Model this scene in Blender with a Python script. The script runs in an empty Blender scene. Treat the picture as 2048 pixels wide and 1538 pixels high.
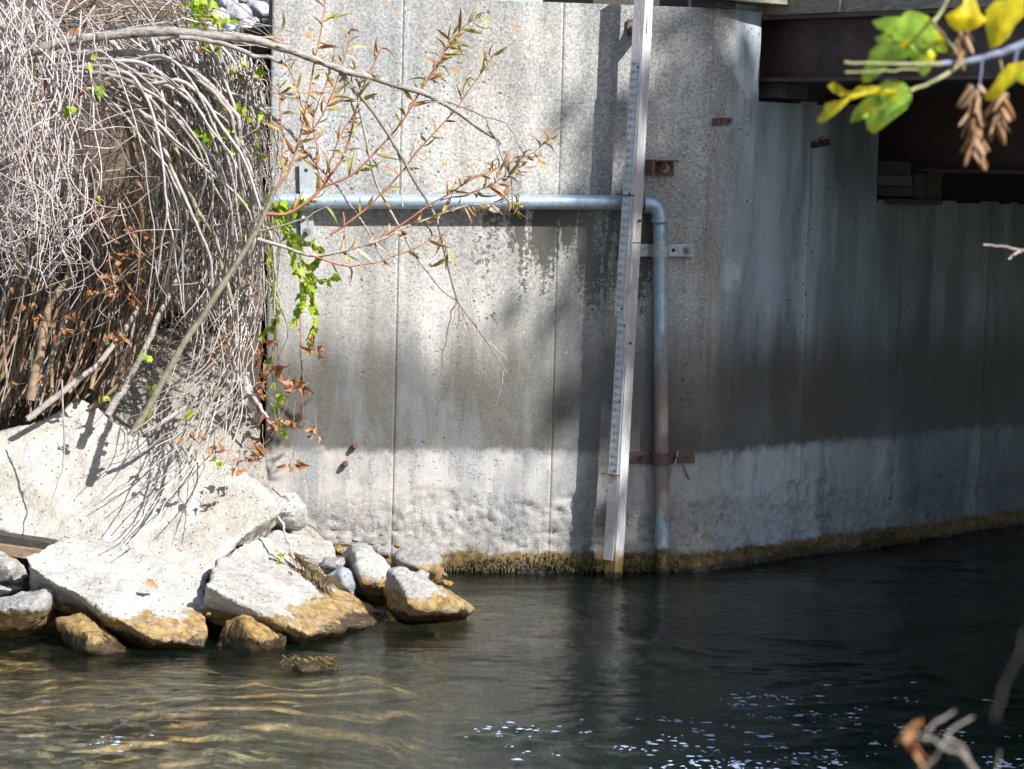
import bpy, bmesh, math, random
import numpy as np
from mathutils import Vector, Matrix
random.seed(7); rng = np.random.default_rng(7)
S = bpy.context.scene
C = S.collection
R = math.radians

# ------------------------------------------------------------------ camera
FPX = 4750.0; CAMH = 1.6; PITCH = 5.1; ROLL = 1.5
_p, _r = R(PITCH), R(ROLL)
_f = np.array([0, math.cos(_p), -math.sin(_p)]); _u0 = np.array([0, math.sin(_p), math.cos(_p)]); _r0 = np.array([1., 0, 0])
_u = _u0 * math.cos(_r) - _r0 * math.sin(_r); _rt = _r0 * math.cos(_r) + _u0 * math.sin(_r)
CAM = np.array([0, 0, CAMH])
cd = bpy.data.cameras.new('camera'); cam = bpy.data.objects.new('camera', cd); C.objects.link(cam)
cam.matrix_world = Matrix(((_rt[0], _u[0], -_f[0], 0), (_rt[1], _u[1], -_f[1], 0), (_rt[2], _u[2], -_f[2], CAMH), (0, 0, 0, 1)))
cd.sensor_width = 36; cd.lens = 36 * FPX / 2048; cd.clip_start = .05; cd.clip_end = 500
cd.dof.use_dof = True; cd.dof.focus_distance = 9.3; cd.dof.aperture_fstop = 13
S.camera = cam

# ------------------------------------------------------------------ light
SUN_EL, SUN_AZ = 40.0, 133.0                       # azimuth clockwise from +Y
w = bpy.data.worlds.new('World'); S.world = w; w.use_nodes = True
nt = w.node_tree; bg = nt.nodes['Background']; sky = nt.nodes.new('ShaderNodeTexSky')
sky.sky_type = 'NISHITA'; sky.sun_disc = False; sky.sun_elevation = R(SUN_EL); sky.sun_rotation = R(SUN_AZ)
nt.links.new(sky.outputs[0], bg.inputs[0]); bg.inputs[1].default_value = 0.092
SD = np.array([math.sin(R(SUN_AZ)) * math.cos(R(SUN_EL)), math.cos(R(SUN_AZ)) * math.cos(R(SUN_EL)), math.sin(R(SUN_EL))])
sl = bpy.data.lights.new('sun', 'SUN'); sl.energy = 5.0; sl.angle = R(.53); sl.color = (1, .965, .92)
sun = bpy.data.objects.new('sun', sl); C.objects.link(sun)
sun.rotation_euler = Vector(SD).to_track_quat('Z', 'Y').to_euler(); sun.location = (6, -6, 12)
S.view_settings.view_transform = 'Standard'; S.view_settings.look = 'None'; S.view_settings.gamma = 1
S.view_settings.use_curve_mapping = False; S.view_settings.exposure = 0.95
S.render.engine = 'CYCLES'; S.cycles.transparent_max_bounces = 16; S.cycles.max_bounces = 8

# ------------------------------------------------------------------ helpers
U = random.uniform
def V(*a): return np.array(a, float)
def nrm(v): v = np.asarray(v, float); return v / (np.linalg.norm(v) + 1e-12)
def ray(px, py): return _f + _rt * (px - 1024) / FPX + _u * (769 - py) / FPX
def at(px, py, y):                                  # point seen at (px,py) lying at distance y
    d = ray(px, py); return CAM + d * (y / d[1])
def onz(px, py, z=0.0):
    d = ray(px, py); return CAM + d * ((z - CAMH) / d[2])
def onpl(px, py, p0, n):
    d = ray(px, py); return CAM + d * (np.dot(p0 - CAM, n) / np.dot(d, n))
def toplane(P):
    d = np.asarray(P) - CAM; k = np.dot(d, _f)
    return 1024 + FPX * np.dot(d, _rt) / k, 769 - FPX * np.dot(d, _u) / k

def _hash(i, j, k, s):
    h = (i * 374761393 + j * 668265263 + k * 2147483647 + s * 1274126177) & 0xffffffff
    h = ((h ^ (h >> 13)) * 1274126177) & 0xffffffff
    h = ((h ^ (h >> 15)) * 2246822519) & 0xffffffff
    return ((h ^ (h >> 16)) & 0xffff) / 65535.0
def vnoise(P, s=0):
    P = np.asarray(P, float); I = np.floor(P).astype(np.int64); f = P - I; f = f * f * f * (f * (f * 6 - 15) + 10)
    o = 0
    for a in (0, 1):
        for b in (0, 1):
            for c in (0, 1):
                wt = (f[:, 0] if a else 1 - f[:, 0]) * (f[:, 1] if b else 1 - f[:, 1]) * (f[:, 2] if c else 1 - f[:, 2])
                o = o + wt * _hash(I[:, 0] + a, I[:, 1] + b, I[:, 2] + c, s)
    return o * 2 - 1
def fbm(P, fr, oc=4, s=0, gain=.5):
    P = np.asarray(P, float) * fr; o = 0; a = 1
    for i in range(oc):
        o = o + a * vnoise(P + i * 17.3, s + i); P = P * 2.03; a *= gain
    return o
def sstep(a, b, x):
    t = np.clip((x - a) / (b - a), 0, 1); return t * t * (3 - 2 * t)

def mesh_from(name, v, f, smooth=True):
    me = bpy.data.meshes.new(name); v = np.asarray(v, np.float32)
    if isinstance(f, np.ndarray) and f.ndim == 2:
        n, k = f.shape
        me.vertices.add(len(v)); me.vertices.foreach_set('co', v.ravel())
        me.loops.add(n * k); me.loops.foreach_set('vertex_index', f.astype(np.int32).ravel())
        me.polygons.add(n); me.polygons.foreach_set('loop_start', np.arange(0, n * k, k, dtype=np.int32))
        me.update(calc_edges=True)
    else:
        me.from_pydata([tuple(x) for x in v], [], [tuple(x) for x in f]); me.update()
    me.polygons.foreach_set('use_smooth', [smooth] * len(me.polygons))
    return me
def link(name, me, mat=None, parent=None):
    o = bpy.data.objects.new(name, me); C.objects.link(o)
    if mat and me and not me.materials: me.materials.append(mat)
    if parent:
        o.parent = parent; o.matrix_parent_inverse = Matrix.Translation(-Vector(parent.location))
    return o
def obj(name, v, f, mat, parent=None, smooth=True): return link(name, mesh_from(name, v, f, smooth), mat, parent)
def tag(o, label=None, cat=None, group=None, kind=None):
    for k, x in (('label', label), ('category', cat), ('group', group), ('kind', kind)):
        if x: o[k] = x
    return o
def thing(name, loc, label, cat, group=None):
    o = bpy.data.objects.new(name, None); C.objects.link(o); o.location = Vector(loc); o.empty_display_size = .1
    return tag(o, label, cat, group)
class MB:
    def __init__(s): s.v = []; s.f = []; s.n = 0
    def add(s, v, f):
        v = np.asarray(v, float); s.v.append(v); s.f += [tuple(int(i) + s.n for i in q) for q in f]; s.n += len(v); return s
    def box(s, o, ax, ay, az):                      # corner/centre o with full axis vectors, centred
        o, ax, ay, az = map(lambda q: np.asarray(q, float), (o, ax, ay, az))
        v = [o + ax * i + ay * j + az * k for i in (-.5, .5) for j in (-.5, .5) for k in (-.5, .5)]
        return s.add(v, [(0, 1, 3, 2), (4, 6, 7, 5), (0, 4, 5, 1), (2, 3, 7, 6), (0, 2, 6, 4), (1, 5, 7, 3)])
    def tube(s, P, r, n=6, cap=True):
        v, f = tube(P, r, n); s.add(v, f)
        if cap:
            k = s.n - len(v); m = len(P)
            s.f.append(tuple(k + i for i in range(n))[::-1]); s.f.append(tuple(k + (m - 1) * n + i for i in range(n)))
        return s
    def prism(s, poly, d):                          # polygon (3D pts) extruded by vector d
        p = np.asarray(poly, float); n = len(p)
        f = [tuple(range(n)), tuple(range(2 * n - 1, n - 1, -1))] + [(i, i + n, (i + 1) % n + n, (i + 1) % n) for i in range(n)]
        return s.add(np.vstack([p, p + d]), f)
    def build(s, name, mat, parent=None, smooth=False): 
        me = mesh_from(name, np.vstack(s.v), s.f, smooth)
        bm = bmesh.new(); bm.from_mesh(me); bmesh.ops.recalc_face_normals(bm, faces=bm.faces); bm.to_mesh(me); bm.free()
        return link(name, me, mat, parent)
def tube(P, r, n=5):
    P = np.asarray(P, float); m = len(P); r = np.broadcast_to(np.asarray(r, float), (m,))
    T = np.gradient(P, axis=0); T /= np.linalg.norm(T, axis=1)[:, None] + 1e-9
    ref = V(.13, -.97, .2); A = np.cross(T, ref); A /= np.linalg.norm(A, axis=1)[:, None] + 1e-9; B = np.cross(T, A)
    a = np.arange(n) * 2 * math.pi / n
    v = P[:, None] + r[:, None, None] * (A[:, None] * np.cos(a)[None, :, None] + B[:, None] * np.sin(a)[None, :, None])
    i = np.arange(m - 1)[:, None] * n + np.arange(n)[None]; j = np.arange(m - 1)[:, None] * n + (np.arange(n)[None] + 1) % n
    return v.reshape(-1, 3), np.stack([i, j, j + n, i + n], -1).reshape(-1, 4)
def spline(P, k=6):
    P = np.asarray(P, float)
    if len(P) < 3: return np.array([P[0] + (P[-1] - P[0]) * t for t in np.linspace(0, 1, k)])
    Q = np.vstack([2 * P[0] - P[1], P, 2 * P[-1] - P[-2]]); o = []
    for i in range(1, len(Q) - 2):
        for t in np.arange(k) / k:
            a, b, c, d = Q[i - 1:i + 3]
            o.append(.5 * (2 * b + (c - a) * t + (2 * a - 5 * b + 4 * c - d) * t * t + (3 * b - a - 3 * c + d) * t ** 3))
    o.append(P[-1]); return np.array(o)
def gridf(a, b):
    i = (np.arange(a - 1)[:, None] * b + np.arange(b - 1)[None]).ravel()
    return np.stack([i, i + b, i + b + 1, i + 1], -1)

# ------------------------------------------------------------------ node helper
class NB:
    def __init__(s, name):
        s.m = bpy.data.materials.new(name); s.m.use_nodes = True; s.t = s.m.node_tree; s.N = s.t.nodes
        s.b = s.N['Principled BSDF']; s.out = s.N['Material Output']; s.b.inputs['Roughness'].default_value = .85
        s.pos = s.n('ShaderNodeNewGeometry').outputs['Position']
    def n(s, t, **k):
        q = s.N.new(t)
        for a, x in k.items(): setattr(q, a, x)
        return q
    def L(s, a, b):
        if isinstance(a, (int, float, tuple, list)):
            b.default_value = (tuple(a) + (1,) if isinstance(a, (tuple, list)) and len(a) == 3 and b.type == 'RGBA' else a)
        else: s.t.links.new(a, b)
    def math(s, op, a, b=None, c=None, clamp=False):
        q = s.n('ShaderNodeMath', operation=op, use_clamp=clamp); s.L(a, q.inputs[0])
        if b is not None: s.L(b, q.inputs[1])
        if c is not None: s.L(c, q.inputs[2])
        return q.outputs[0]
    def scale(s, v, sc):
        q = s.n('ShaderNodeVectorMath', operation='MULTIPLY'); s.L(v, q.inputs[0]); q.inputs[1].default_value = sc; return q.outputs[0]
    def noise(s, sc, det=4, v=None, rough=.55, dist=0):
        q = s.n('ShaderNodeTexNoise'); s.L(v if v is not None else s.pos, q.inputs['Vector'])
        q.inputs['Scale'].default_value = sc; q.inputs['Detail'].default_value = det; q.inputs['Roughness'].default_value = rough; q.inputs['Distortion'].default_value = dist
        return q.outputs['Fac']
    def voro(s, sc, v=None, feat='F1', rnd=1):
        q = s.n('ShaderNodeTexVoronoi', feature=feat); s.L(v if v is not None else s.pos, q.inputs['Vector']); q.inputs['Scale'].default_value = sc; q.inputs['Randomness'].default_value = rnd
        return q
    def mr(s, x, a, b, c=0., d=1., smooth=True):
        q = s.n('ShaderNodeMapRange', interpolation_type='SMOOTHSTEP' if smooth else 'LINEAR'); s.L(x, q.inputs[0])
        for i, y in zip((1, 2, 3, 4), (a, b, c, d)): s.L(y, q.inputs[i])
        return q.outputs[0]
    def mix(s, f, a, b, bt='MIX'):
        q = s.n('ShaderNodeMix', data_type='RGBA', blend_type=bt); s.L(f, q.inputs[0]); s.L(a, q.inputs[6]); s.L(b, q.inputs[7]); return q.outputs[2]
    def gray(s, x):
        q = s.n('ShaderNodeCombineColor'); [s.L(x, q.inputs[i]) for i in range(3)]; return q.outputs[0]
    def mul(s, c, x): return s.mix(1.0, c, s.gray(x), 'MULTIPLY')
    def xyz(s, v=None):
        q = s.n('ShaderNodeSeparateXYZ'); s.L(v if v is not None else s.pos, q.inputs[0]); return q.outputs
    def bump(s, h, d=.01, st=1., nrm=None):
        q = s.n('ShaderNodeBump'); s.L(h, q.inputs['Height']); q.inputs['Distance'].default_value = d; q.inputs['Strength'].default_value = st
        if nrm is not None: s.L(nrm, q.inputs['Normal'])
        return q.outputs[0]
    def rnd(s):
        a = s.n('ShaderNodeObjectInfo').outputs['Random']; b = s.n('ShaderNodeNewGeometry').outputs['Random Per Island']
        return s.math('FRACT', s.math('ADD', a, b))
    def fin(s, col, rough=None, bump=None, **k):
        s.L(col, s.b.inputs['Base Color'])
        if rough is not None: s.L(rough, s.b.inputs['Roughness'])
        if bump is not None: s.L(bump, s.b.inputs['Normal'])
        for a, x in k.items(): s.L(x, s.b.inputs[a.replace('_', ' ')])
        return s.m

# ------------------------------------------------------------------ wall frames
KP = onz(1397, 1143); _a = onz(890, 1141); _b = onz(2048, 1050)
D1 = nrm((KP - _a) * V(1, 1, 0)); D2 = nrm((_b - KP) * V(1, 1, 0))
N1 = V(D1[1], -D1[0], 0); N2 = V(D2[1], -D2[0], 0); UP = V(0, 0, 1)
def w1(px, py, off=0.): return onpl(px, py, KP + N1 * off, N1)
def w2(px, py, off=0.): return onpl(px, py, KP + N2 * off, N2)
def s1(px, py): return float(np.dot(w1(px, py) - KP, D1))
def s2(px, py): return float(np.dot(w2(px, py) - KP, D2))
ZT = 2.275                                            # wall top
PIPEZ = float(w1(1000, 404, .05)[2])

# ------------------------------------------------------------------ materials
def m_wall():
    b = NB('weathered_concrete'); X, Y, Z = b.xyz()
    n3 = b.noise(2.2, 5); fine = b.noise(95, 4, rough=.7); mid = b.noise(26, 4)
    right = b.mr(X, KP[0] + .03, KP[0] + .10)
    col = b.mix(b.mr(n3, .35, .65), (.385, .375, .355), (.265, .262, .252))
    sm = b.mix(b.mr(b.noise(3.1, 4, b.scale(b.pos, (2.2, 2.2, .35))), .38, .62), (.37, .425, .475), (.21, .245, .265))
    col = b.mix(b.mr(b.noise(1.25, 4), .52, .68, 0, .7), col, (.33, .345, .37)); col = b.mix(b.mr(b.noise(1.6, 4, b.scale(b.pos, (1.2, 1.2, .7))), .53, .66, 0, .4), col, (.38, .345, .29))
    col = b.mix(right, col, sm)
    # vertical run-off streaks
    st = b.noise(3.2, 5, b.scale(b.pos, (2.6, 2.6, .16)), .6)
    col = b.mul(col, b.math('ADD', 1, b.math('MULTIPLY', b.mr(st, .3, .7, -.26, .16), b.mr(right, 0, 1, 1, .6))))
    # exposed aggregate grain
    amt = b.math('MULTIPLY', b.mr(right, 0, 1, .42, .14), b.mr(b.math('ADD', Z, b.math('MULTIPLY', n3, .8)), 1.2, 1.9, .5, 1.05))
    g = b.mr(fine, .33, .67, -1, 1, False)
    col = b.mul(col, b.math('ADD', 1, b.math('MULTIPLY', g, amt)))
    v = b.voro(46); sel = b.xyz(v.outputs['Color'])
    white = b.math('MULTIPLY', b.mr(v.outputs['Distance'], .25, .16), b.mr(sel[0], .87, .9))
    col = b.mix(b.math('MULTIPLY', white, .55), col, (.72, .70, .66))
    v2 = b.voro(30, b.scale(b.pos, (1, 1, 1.0))); s2_ = b.xyz(v2.outputs['Color'])
    pit = b.math('MULTIPLY', b.mr(b.math('ADD', v2.outputs['Distance'], b.math('MULTIPLY', b.math('SUBTRACT', mid, .5), .5)), .2, .1), b.mr(s2_[1], .66, .7))
    v3 = b.voro(90); s3 = b.xyz(v3.outputs['Color'])
    pit2 = b.math('MULTIPLY', b.mr(v3.outputs['Distance'], .34, .2), b.mr(s3[1], .78, .82))
    pits = b.math('MULTIPLY', b.math('MAXIMUM', pit, pit2), b.mr(b.noise(1.9, 4), .42, .64, .05, 1))
    col = b.mix(b.math('MULTIPLY', pits, .72), col, (.075, .068, .055))
    # damp band left by high water, with a pale scum band below it
    zz = b.math('ADD', Z, b.math('MULTIPLY', b.math('SUBTRACT', b.noise(4.5, 5), .5), .13))
    zf = b.math('ADD', zz, b.math('MULTIPLY', b.math('SUBTRACT', st, .5), .34))
    lo = b.math('ADD', Z, b.math('MULTIPLY', b.math('SUBTRACT', b.noise(14, 6, rough=.7), .5), .09))
    edge = b.mr(lo, .452, .505)
    damp = b.math('MULTIPLY', edge, b.mr(zf, 1.10, .74))
    col = b.mix(b.math('MULTIPLY', damp, b.mr(b.noise(2.3, 5), .3, .65, .78, .96)), col, b.mul((.074, .070, .061), b.mr(fine, .3, .7, .8, 1.2)))
    brown = b.math('MULTIPLY', b.math('MULTIPLY', right, b.mr(b.noise(2.7, 3), .42, .58)), b.math('MULTIPLY', b.mr(zz, .5, .56), b.mr(zz, 1.0, .8)))
    col = b.mix(b.math('MULTIPLY', brown, .4), col, (.10, .075, .06))
    scum = b.math('MULTIPLY', b.math('SUBTRACT', 1, edge), b.mr(zz, .05, .12))
    col = b.mix(b.math('MULTIPLY', scum, b.mr(b.noise(19, 6, rough=.7), .35, .68, .25, .95)), col, b.mix(right, (.40, .38, .36), (.46, .48, .52)))
    # dark mould under the pipe
    xr = b.math('MULTIPLY', b.mr(X, -.45, .1), b.mr(X, .66, .5))
    hz = b.math('MULTIPLY', b.mr(Z, PIPEZ - .015, PIPEZ - .03), b.mr(zf, PIPEZ - .62, PIPEZ - .05))
    ms = b.noise(5.5, 4, b.scale(b.pos, (2.3, 2.3, .22)), .6)
    thr = b.math('MULTIPLY', b.math('MULTIPLY', xr, hz), b.mr(ms, .36, .62))
    speck = b.mr(b.math('ADD', b.noise(62, 5, rough=.75), b.math('MULTIPLY', thr, .42)), .62, .74)
    col = b.mix(b.math('MULTIPLY', b.math('MULTIPLY', speck, b.mr(thr, .03, .2)), .92), col, (.055, .052, .042))
    # soft shade left of the post painted as a bluish band, with streaky grime
    shade_band = b.math('MULTIPLY', b.mr(X, KP[0] - .66, KP[0] - .42), b.mr(X, KP[0] - .27, KP[0] - .36))
    gn = b.math('MULTIPLY', shade_band, b.mr(b.noise(4.5, 5, b.scale(b.pos, (1.6, 1.6, .4)), .65), .36, .6))
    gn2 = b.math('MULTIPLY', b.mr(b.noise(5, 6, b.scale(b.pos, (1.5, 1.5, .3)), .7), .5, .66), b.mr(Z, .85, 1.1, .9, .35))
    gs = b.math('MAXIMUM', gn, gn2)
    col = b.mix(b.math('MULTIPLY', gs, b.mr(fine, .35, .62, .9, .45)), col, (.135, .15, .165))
    bridge_shade = b.math('MULTIPLY', b.math('MAXIMUM', b.mr(X, KP[0] + .35, KP[0] + 1.05), b.math('MULTIPLY', b.mr(X, KP[0] + .42, KP[0] + .6), b.mr(zf, 1.2, 1.7))), b.mr(b.noise(3, 4, b.scale(b.pos, (1.5, 1.5, .4))), .3, .6, .5, 1))  # deep shade under the bridge painted into the right wall's colour
    col = b.mix(b.math('MULTIPLY', bridge_shade, .72), col, (.06, .08, .085))
    # orange lichen
    v4 = b.voro(8.5); s4 = b.xyz(v4.outputs['Color']); wob = b.math('MULTIPLY', b.math('SUBTRACT', b.noise(70, 3), .5), .14)
    dot = b.mr(b.math('ADD', v4.outputs['Distance'], wob), b.mr(s4[2], 0, 1, .06, .13, False), b.mr(s4[2], 0, 1, .04, .10, False))
    lic = b.math('MULTIPLY', b.math('MULTIPLY', dot, b.mr(s4[0], .42, .44)), b.math('MULTIPLY', b.mr(b.math('ADD', Z, b.math('MULTIPLY', b.noise(1.5, 2), .6)), 1.55, 1.75), b.mr(X, KP[0] + .25, KP[0] + .1)))
    v5 = b.voro(21); s5 = b.xyz(v5.outputs['Color'])
    dot2 = b.math('MULTIPLY', b.mr(b.math('ADD', v5.outputs['Distance'], wob), .12, .07), b.math('MULTIPLY', b.mr(s5[0], .80, .82), b.math('MULTIPLY', b.mr(b.noise(2.6, 2), .47, .56), b.mr(Z, 1.35, 1.6))))
    lic = b.math('MAXIMUM', lic, b.math('MULTIPLY', dot2, b.mr(X, KP[0] + .35, KP[0] + .1)))
    col = b.mix(b.math('MULTIPLY', lic, .9), col, b.mix(b.mr(fine, .4, .6), (.50, .15, .03), (.62, .27, .06)))
    # algae and wet line
    za = b.math('ADD', Z, b.math('MULTIPLY', b.math('SUBTRACT', b.noise(11, 5, rough=.65), .5), .07))
    alg = b.mr(za, .088, .066)
    ac = b.mix(b.mr(b.noise(45, 4), .35, .65), (.20, .125, .035), (.07, .05, .02))
    col = b.mix(b.math('MULTIPLY', alg, b.mr(b.noise(26, 6, rough=.7), .3, .5, .55, 1)), col, ac)
    wet = b.mr(za, .03, .012)
    col = b.mix(wet, col, (.018, .016, .012))
    rough = b.mr(wet, 0, 1, .88, .25)
    low = b.mr(Z, .36, .2)
    chip = b.noise(34, 8, rough=.75)
    col = b.mix(b.math('MULTIPLY', low, b.mr(chip, .44, .36, 0, .65)), col, (.12, .115, .10))
    h = b.math('ADD', b.math('MULTIPLY', fine, .35), b.math('ADD', b.math('MULTIPLY', mid, .25), b.math('MULTIPLY', b.math('MULTIPLY', chip, low), 3.2)))
    h = b.math('SUBTRACT', h, b.math('MULTIPLY', pits, .9))
    return b.fin(col, rough, b.bump(h, .006, .8))
def m_rock(name, a, c, algae=True, ztop=.12, spk=.25, pits=.6):
    b = NB(name); X, Y, Z = b.xyz()
    fine = b.noise(75, 5, rough=.7); mid = b.noise(16, 5)
    col = b.mix(b.mr(b.noise(5, 5), .35, .65), a, c)
    col = b.mul(col, b.mr(fine, .3, .7, 1 - spk, 1 + spk))
    v = b.voro(55); pit = b.math('MULTIPLY', b.mr(v.outputs['Distance'], .3, .16), b.mr(b.xyz(v.outputs['Color'])[1], .74, .78))
    col = b.mix(b.math('MULTIPLY', pit, pits), col, (.10, .09, .08))
    rough = .9
    if algae:
        za = b.math('ADD', Z, b.math('MULTIPLY', b.math('SUBTRACT', b.noise(9, 6, rough=.7), .5), .14))
        al = b.mr(za, ztop + .007, ztop - .007)
        ac = b.mix(b.mr(b.noise(38, 5), .35, .65), (.35, .225, .07), (.16, .10, .03))
        col = b.mix(b.math('MULTIPLY', al, b.mr(b.noise(28, 4), .25, .6, .55, .98)), col, ac)
        wet = b.mr(za, .05, .034); col = b.mix(b.math('MULTIPLY', wet, .9), col, (.03, .022, .012)); rough = b.mr(wet, 0, 1, .9, .2)
    h = b.math('ADD', b.math('MULTIPLY', fine, .8), mid); h = b.math('SUBTRACT', h, b.math('MULTIPLY', pit, .9))
    return b.fin(col, rough, b.bump(h, .016, .85))
def m_wood(name, a, c, sc=(9, 9, 1.2), bump=.004, rough=.85, dirt=None):
    b = NB(name); g = b.noise(14, 6, b.scale(b.pos, sc), .65, .4); f = b.noise(60, 4, b.scale(b.pos, sc))
    col = b.mix(b.mr(g, .35, .65), a, c); col = b.mul(col, b.mr(f, .3, .7, .82, 1.12))
    if dirt:
        Z = b.xyz()[2]; za = b.math('ADD', Z, b.math('MULTIPLY', b.math('SUBTRACT', b.noise(18, 4), .5), .08))
        col = b.mix(b.mr(za, .13, .06), col, (.17, .12, .03)); col = b.mix(b.mr(za, .03, .01), col, (.02, .015, .01))
    return b.fin(col, rough, b.bump(b.math('ADD', g, f), bump, .7))
def m_stem(name, a, c, d=(.10, .075, .05), bd=.002):
    b = NB(name); r = b.rnd()
    col = b.mix(b.mr(r, 0, 1, smooth=False), a, c)
    n = b.noise(40, 4, rough=.7); col = b.mul(col, b.mr(n, .3, .7, .68, 1.2))
    col = b.mix(b.math('MULTIPLY', b.mr(b.noise(17, 4), .58, .72), .7), col, d)
    if bd > .003: col = b.mul(col, b.mr(b.voro(60, b.scale(b.pos, (.35, 1, 1.6))).outputs['Distance'], .1, .6, .55, 1.15))
    return b.fin(col, .75, b.bump(n, bd, .8))
def m_leaf(name, cols, trans=.35, rough=.5, spot=None):
    b = NB(name); r = b.rnd(); col = cols[0]
    for i, c in enumerate(cols[1:]): col = b.mix(b.mr(r, i / (len(cols) - 1), (i + 1) / (len(cols) - 1)), col, c)
    n = b.noise(90, 3); col = b.mul(col, b.mr(n, .3, .7, .75, 1.2))
    if spot: col = b.mix(b.mr(b.noise(48, 3), .55, .64), col, spot)
    b.fin(col, rough)
    t = b.n('ShaderNodeBsdfTranslucent'); b.L(col, t.inputs[0]); mx = b.n('ShaderNodeMixShader'); mx.inputs[0].default_value = trans
    b.t.links.new(b.b.outputs[0], mx.inputs[1]); b.t.links.new(t.outputs[0], mx.inputs[2]); b.t.links.new(mx.outputs[0], b.out.inputs[0])
    return b.m
def m_metal(name, a, c, metal=.0, rough=.5, sc=22, rust=None):
    b = NB(name); n = b.noise(sc, 6, rough=.7); col = b.mix(b.mr(n, .35, .65), a, c)
    if rust: col = b.mix(b.mr(b.noise(sc * .6, 6, rough=.75), .56, .68), col, rust)
    return b.fin(col, b.mr(n, .3, .7, rough - .1, rough + .12), b.bump(n, .002, .5), Metallic=metal)
def m_pipe():
    b = NB('galvanised_pipe'); X, Y, Z = b.xyz(); n = b.noise(30, 6, rough=.7); f = b.noise(160, 3)
    col = b.mix(b.mr(n, .3, .7), (.38, .48, .58), (.26, .34, .43)); col = b.mul(col, b.mr(f, .3, .7, .88, 1.1))
    zz = b.math('ADD', Z, b.math('MULTIPLY', b.math('SUBTRACT', b.noise(9, 6, b.scale(b.pos, (3, 3, .6)), .7), .5), .55))
    silt = b.math('MULTIPLY', b.mr(zz, .98, .78), b.mr(zz, .12, .3))
    col = b.mix(b.math('MULTIPLY', silt, .85), col, (.16, .115, .075))
    za = b.math('ADD', Z, b.math('MULTIPLY', b.math('SUBTRACT', b.noise(18, 5), .5), .08)); al = b.mr(za, .12, .09)
    col = b.mix(al, col, b.mix(b.mr(b.noise(50, 4), .4, .6), (.13, .085, .03), (.035, .03, .02)))
    wet = b.mr(za, .03, .015); col = b.mix(wet, col, (.02, .018, .015))
    return b.fin(col, b.mr(silt, 0, 1, .42, .8), b.bump(n, .0015, .5), Metallic=b.mr(b.math('MAXIMUM', silt, al), 0, 1, .45, 0))
M = {}
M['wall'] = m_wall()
M['slab'] = m_rock('broken_concrete', (.45, .425, .39), (.34, .315, .28), ztop=.07, spk=.16, pits=.4)
M['slab_white'] = m_rock('chalky_concrete', (.44, .425, .40), (.31, .30, .28), ztop=.10, spk=.2, pits=.25)
M['slab_high'] = m_rock('dusty_concrete', (.31, .285, .25), (.22, .20, .17), algae=False)
M['rock_grey'] = m_rock('grey_stone', (.40, .39, .375), (.26, .255, .25), ztop=.115)
M['rock_blue'] = m_rock('bluish_stone', (.38, .40, .43), (.30, .32, .35), ztop=.03, spk=.12)
M['rock_tan'] = m_rock('ochre_stone', (.32, .26, .18), (.22, .17, .10), ztop=.2)
M['gravel'] = m_rock('bank_gravel', (.52, .53, .56), (.36, .37, .39), algae=False, spk=.12)
M['post'] = m_wood('grey_weathered_wood', (.60, .585, .60), (.44, .43, .45), dirt=True)
M['timber'] = m_wood('deck_timber', (.33, .30, .25), (.19, .17, .14), sc=(2, 2, 9))
M['stoneblock'] = m_wood('weathered_block', (.10, .098, .092), (.06, .06, .058), sc=(3, 3, 9))
M['oldwood'] = m_wood('dark_old_wood', (.06, .052, .045), (.03, .027, .024), sc=(3, 3, 9))
M['girder'] = m_metal('maroon_steel', (.075, .042, .042), (.045, .03, .034), rough=.5, sc=14, rust=(.10, .055, .035))
M['rust'] = m_metal('rusty_steel', (.15, .075, .05), (.07, .045, .04), rough=.7, sc=60, rust=(.24, .10, .04))
M['maroonstrap'] = m_metal('maroon_strap_steel', (.12, .06, .055), (.09, .05, .05), rough=.6, sc=60)
M['galv'] = m_metal('galvanised_strap', (.40, .45, .48), (.29, .33, .36), metal=.35, rough=.5, sc=50)
M['pipe'] = m_pipe()
M['bolt'] = m_metal('bolt_steel', (.32, .31, .30), (.17, .13, .11), metal=.5, rough=.5, sc=120)
M['plate'] = m_metal('enamel_gauge_plate', (.47, .53, .58), (.37, .42, .47), rough=.55, sc=30)
M['bareplate'] = m_metal('bare_gauge_plate', (.48, .47, .45), (.36, .36, .35), rough=.6, sc=40)
M['ink'] = m_metal('gauge_print', (.13, .16, .20), (.20, .24, .28), rough=.6, sc=60)
M['soil'] = m_rock('bank_soil', (.11, .08, .055), (.05, .037, .027), algae=False, spk=.35)
M['pale'] = m_stem('pale_dead_twig', (.50, .455, .445), (.25, .205, .185), (.26, .18, .16))
M['grey'] = m_stem('grey_stem', (.44, .40, .365), (.17, .145, .125), (.12, .09, .065))
M['brown'] = m_stem('brown_stem', (.27, .19, .12), (.15, .10, .065), (.33, .25, .17))
M['bark'] = m_stem('grey_bark', (.34, .31, .29), (.25, .225, .205), (.10, .075, .05), .006)
M['red'] = m_stem('red_twig', (.30, .10, .07), (.36, .17, .10), (.22, .10, .06))
M['olive'] = m_stem('olive_bark', (.26, .225, .16), (.20, .175, .125), (.34, .30, .24))
M['willow'] = m_leaf('autumn_willow_leaf', [(.38, .15, .05), (.42, .24, .08), (.32, .22, .08), (.46, .36, .10), (.52, .42, .24), (.26, .28, .06), (.40, .36, .10)])
M['palelf'] = m_leaf('pale_dry_leaf', [(.52, .40, .26), (.42, .25, .13), (.58, .49, .35), (.34, .16, .08), (.40, .36, .12)])
M['green'] = m_leaf('green_vine_leaf', [(.32, .48, .03), (.46, .58, .05), (.18, .36, .02), (.58, .60, .10)], .45)
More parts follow.
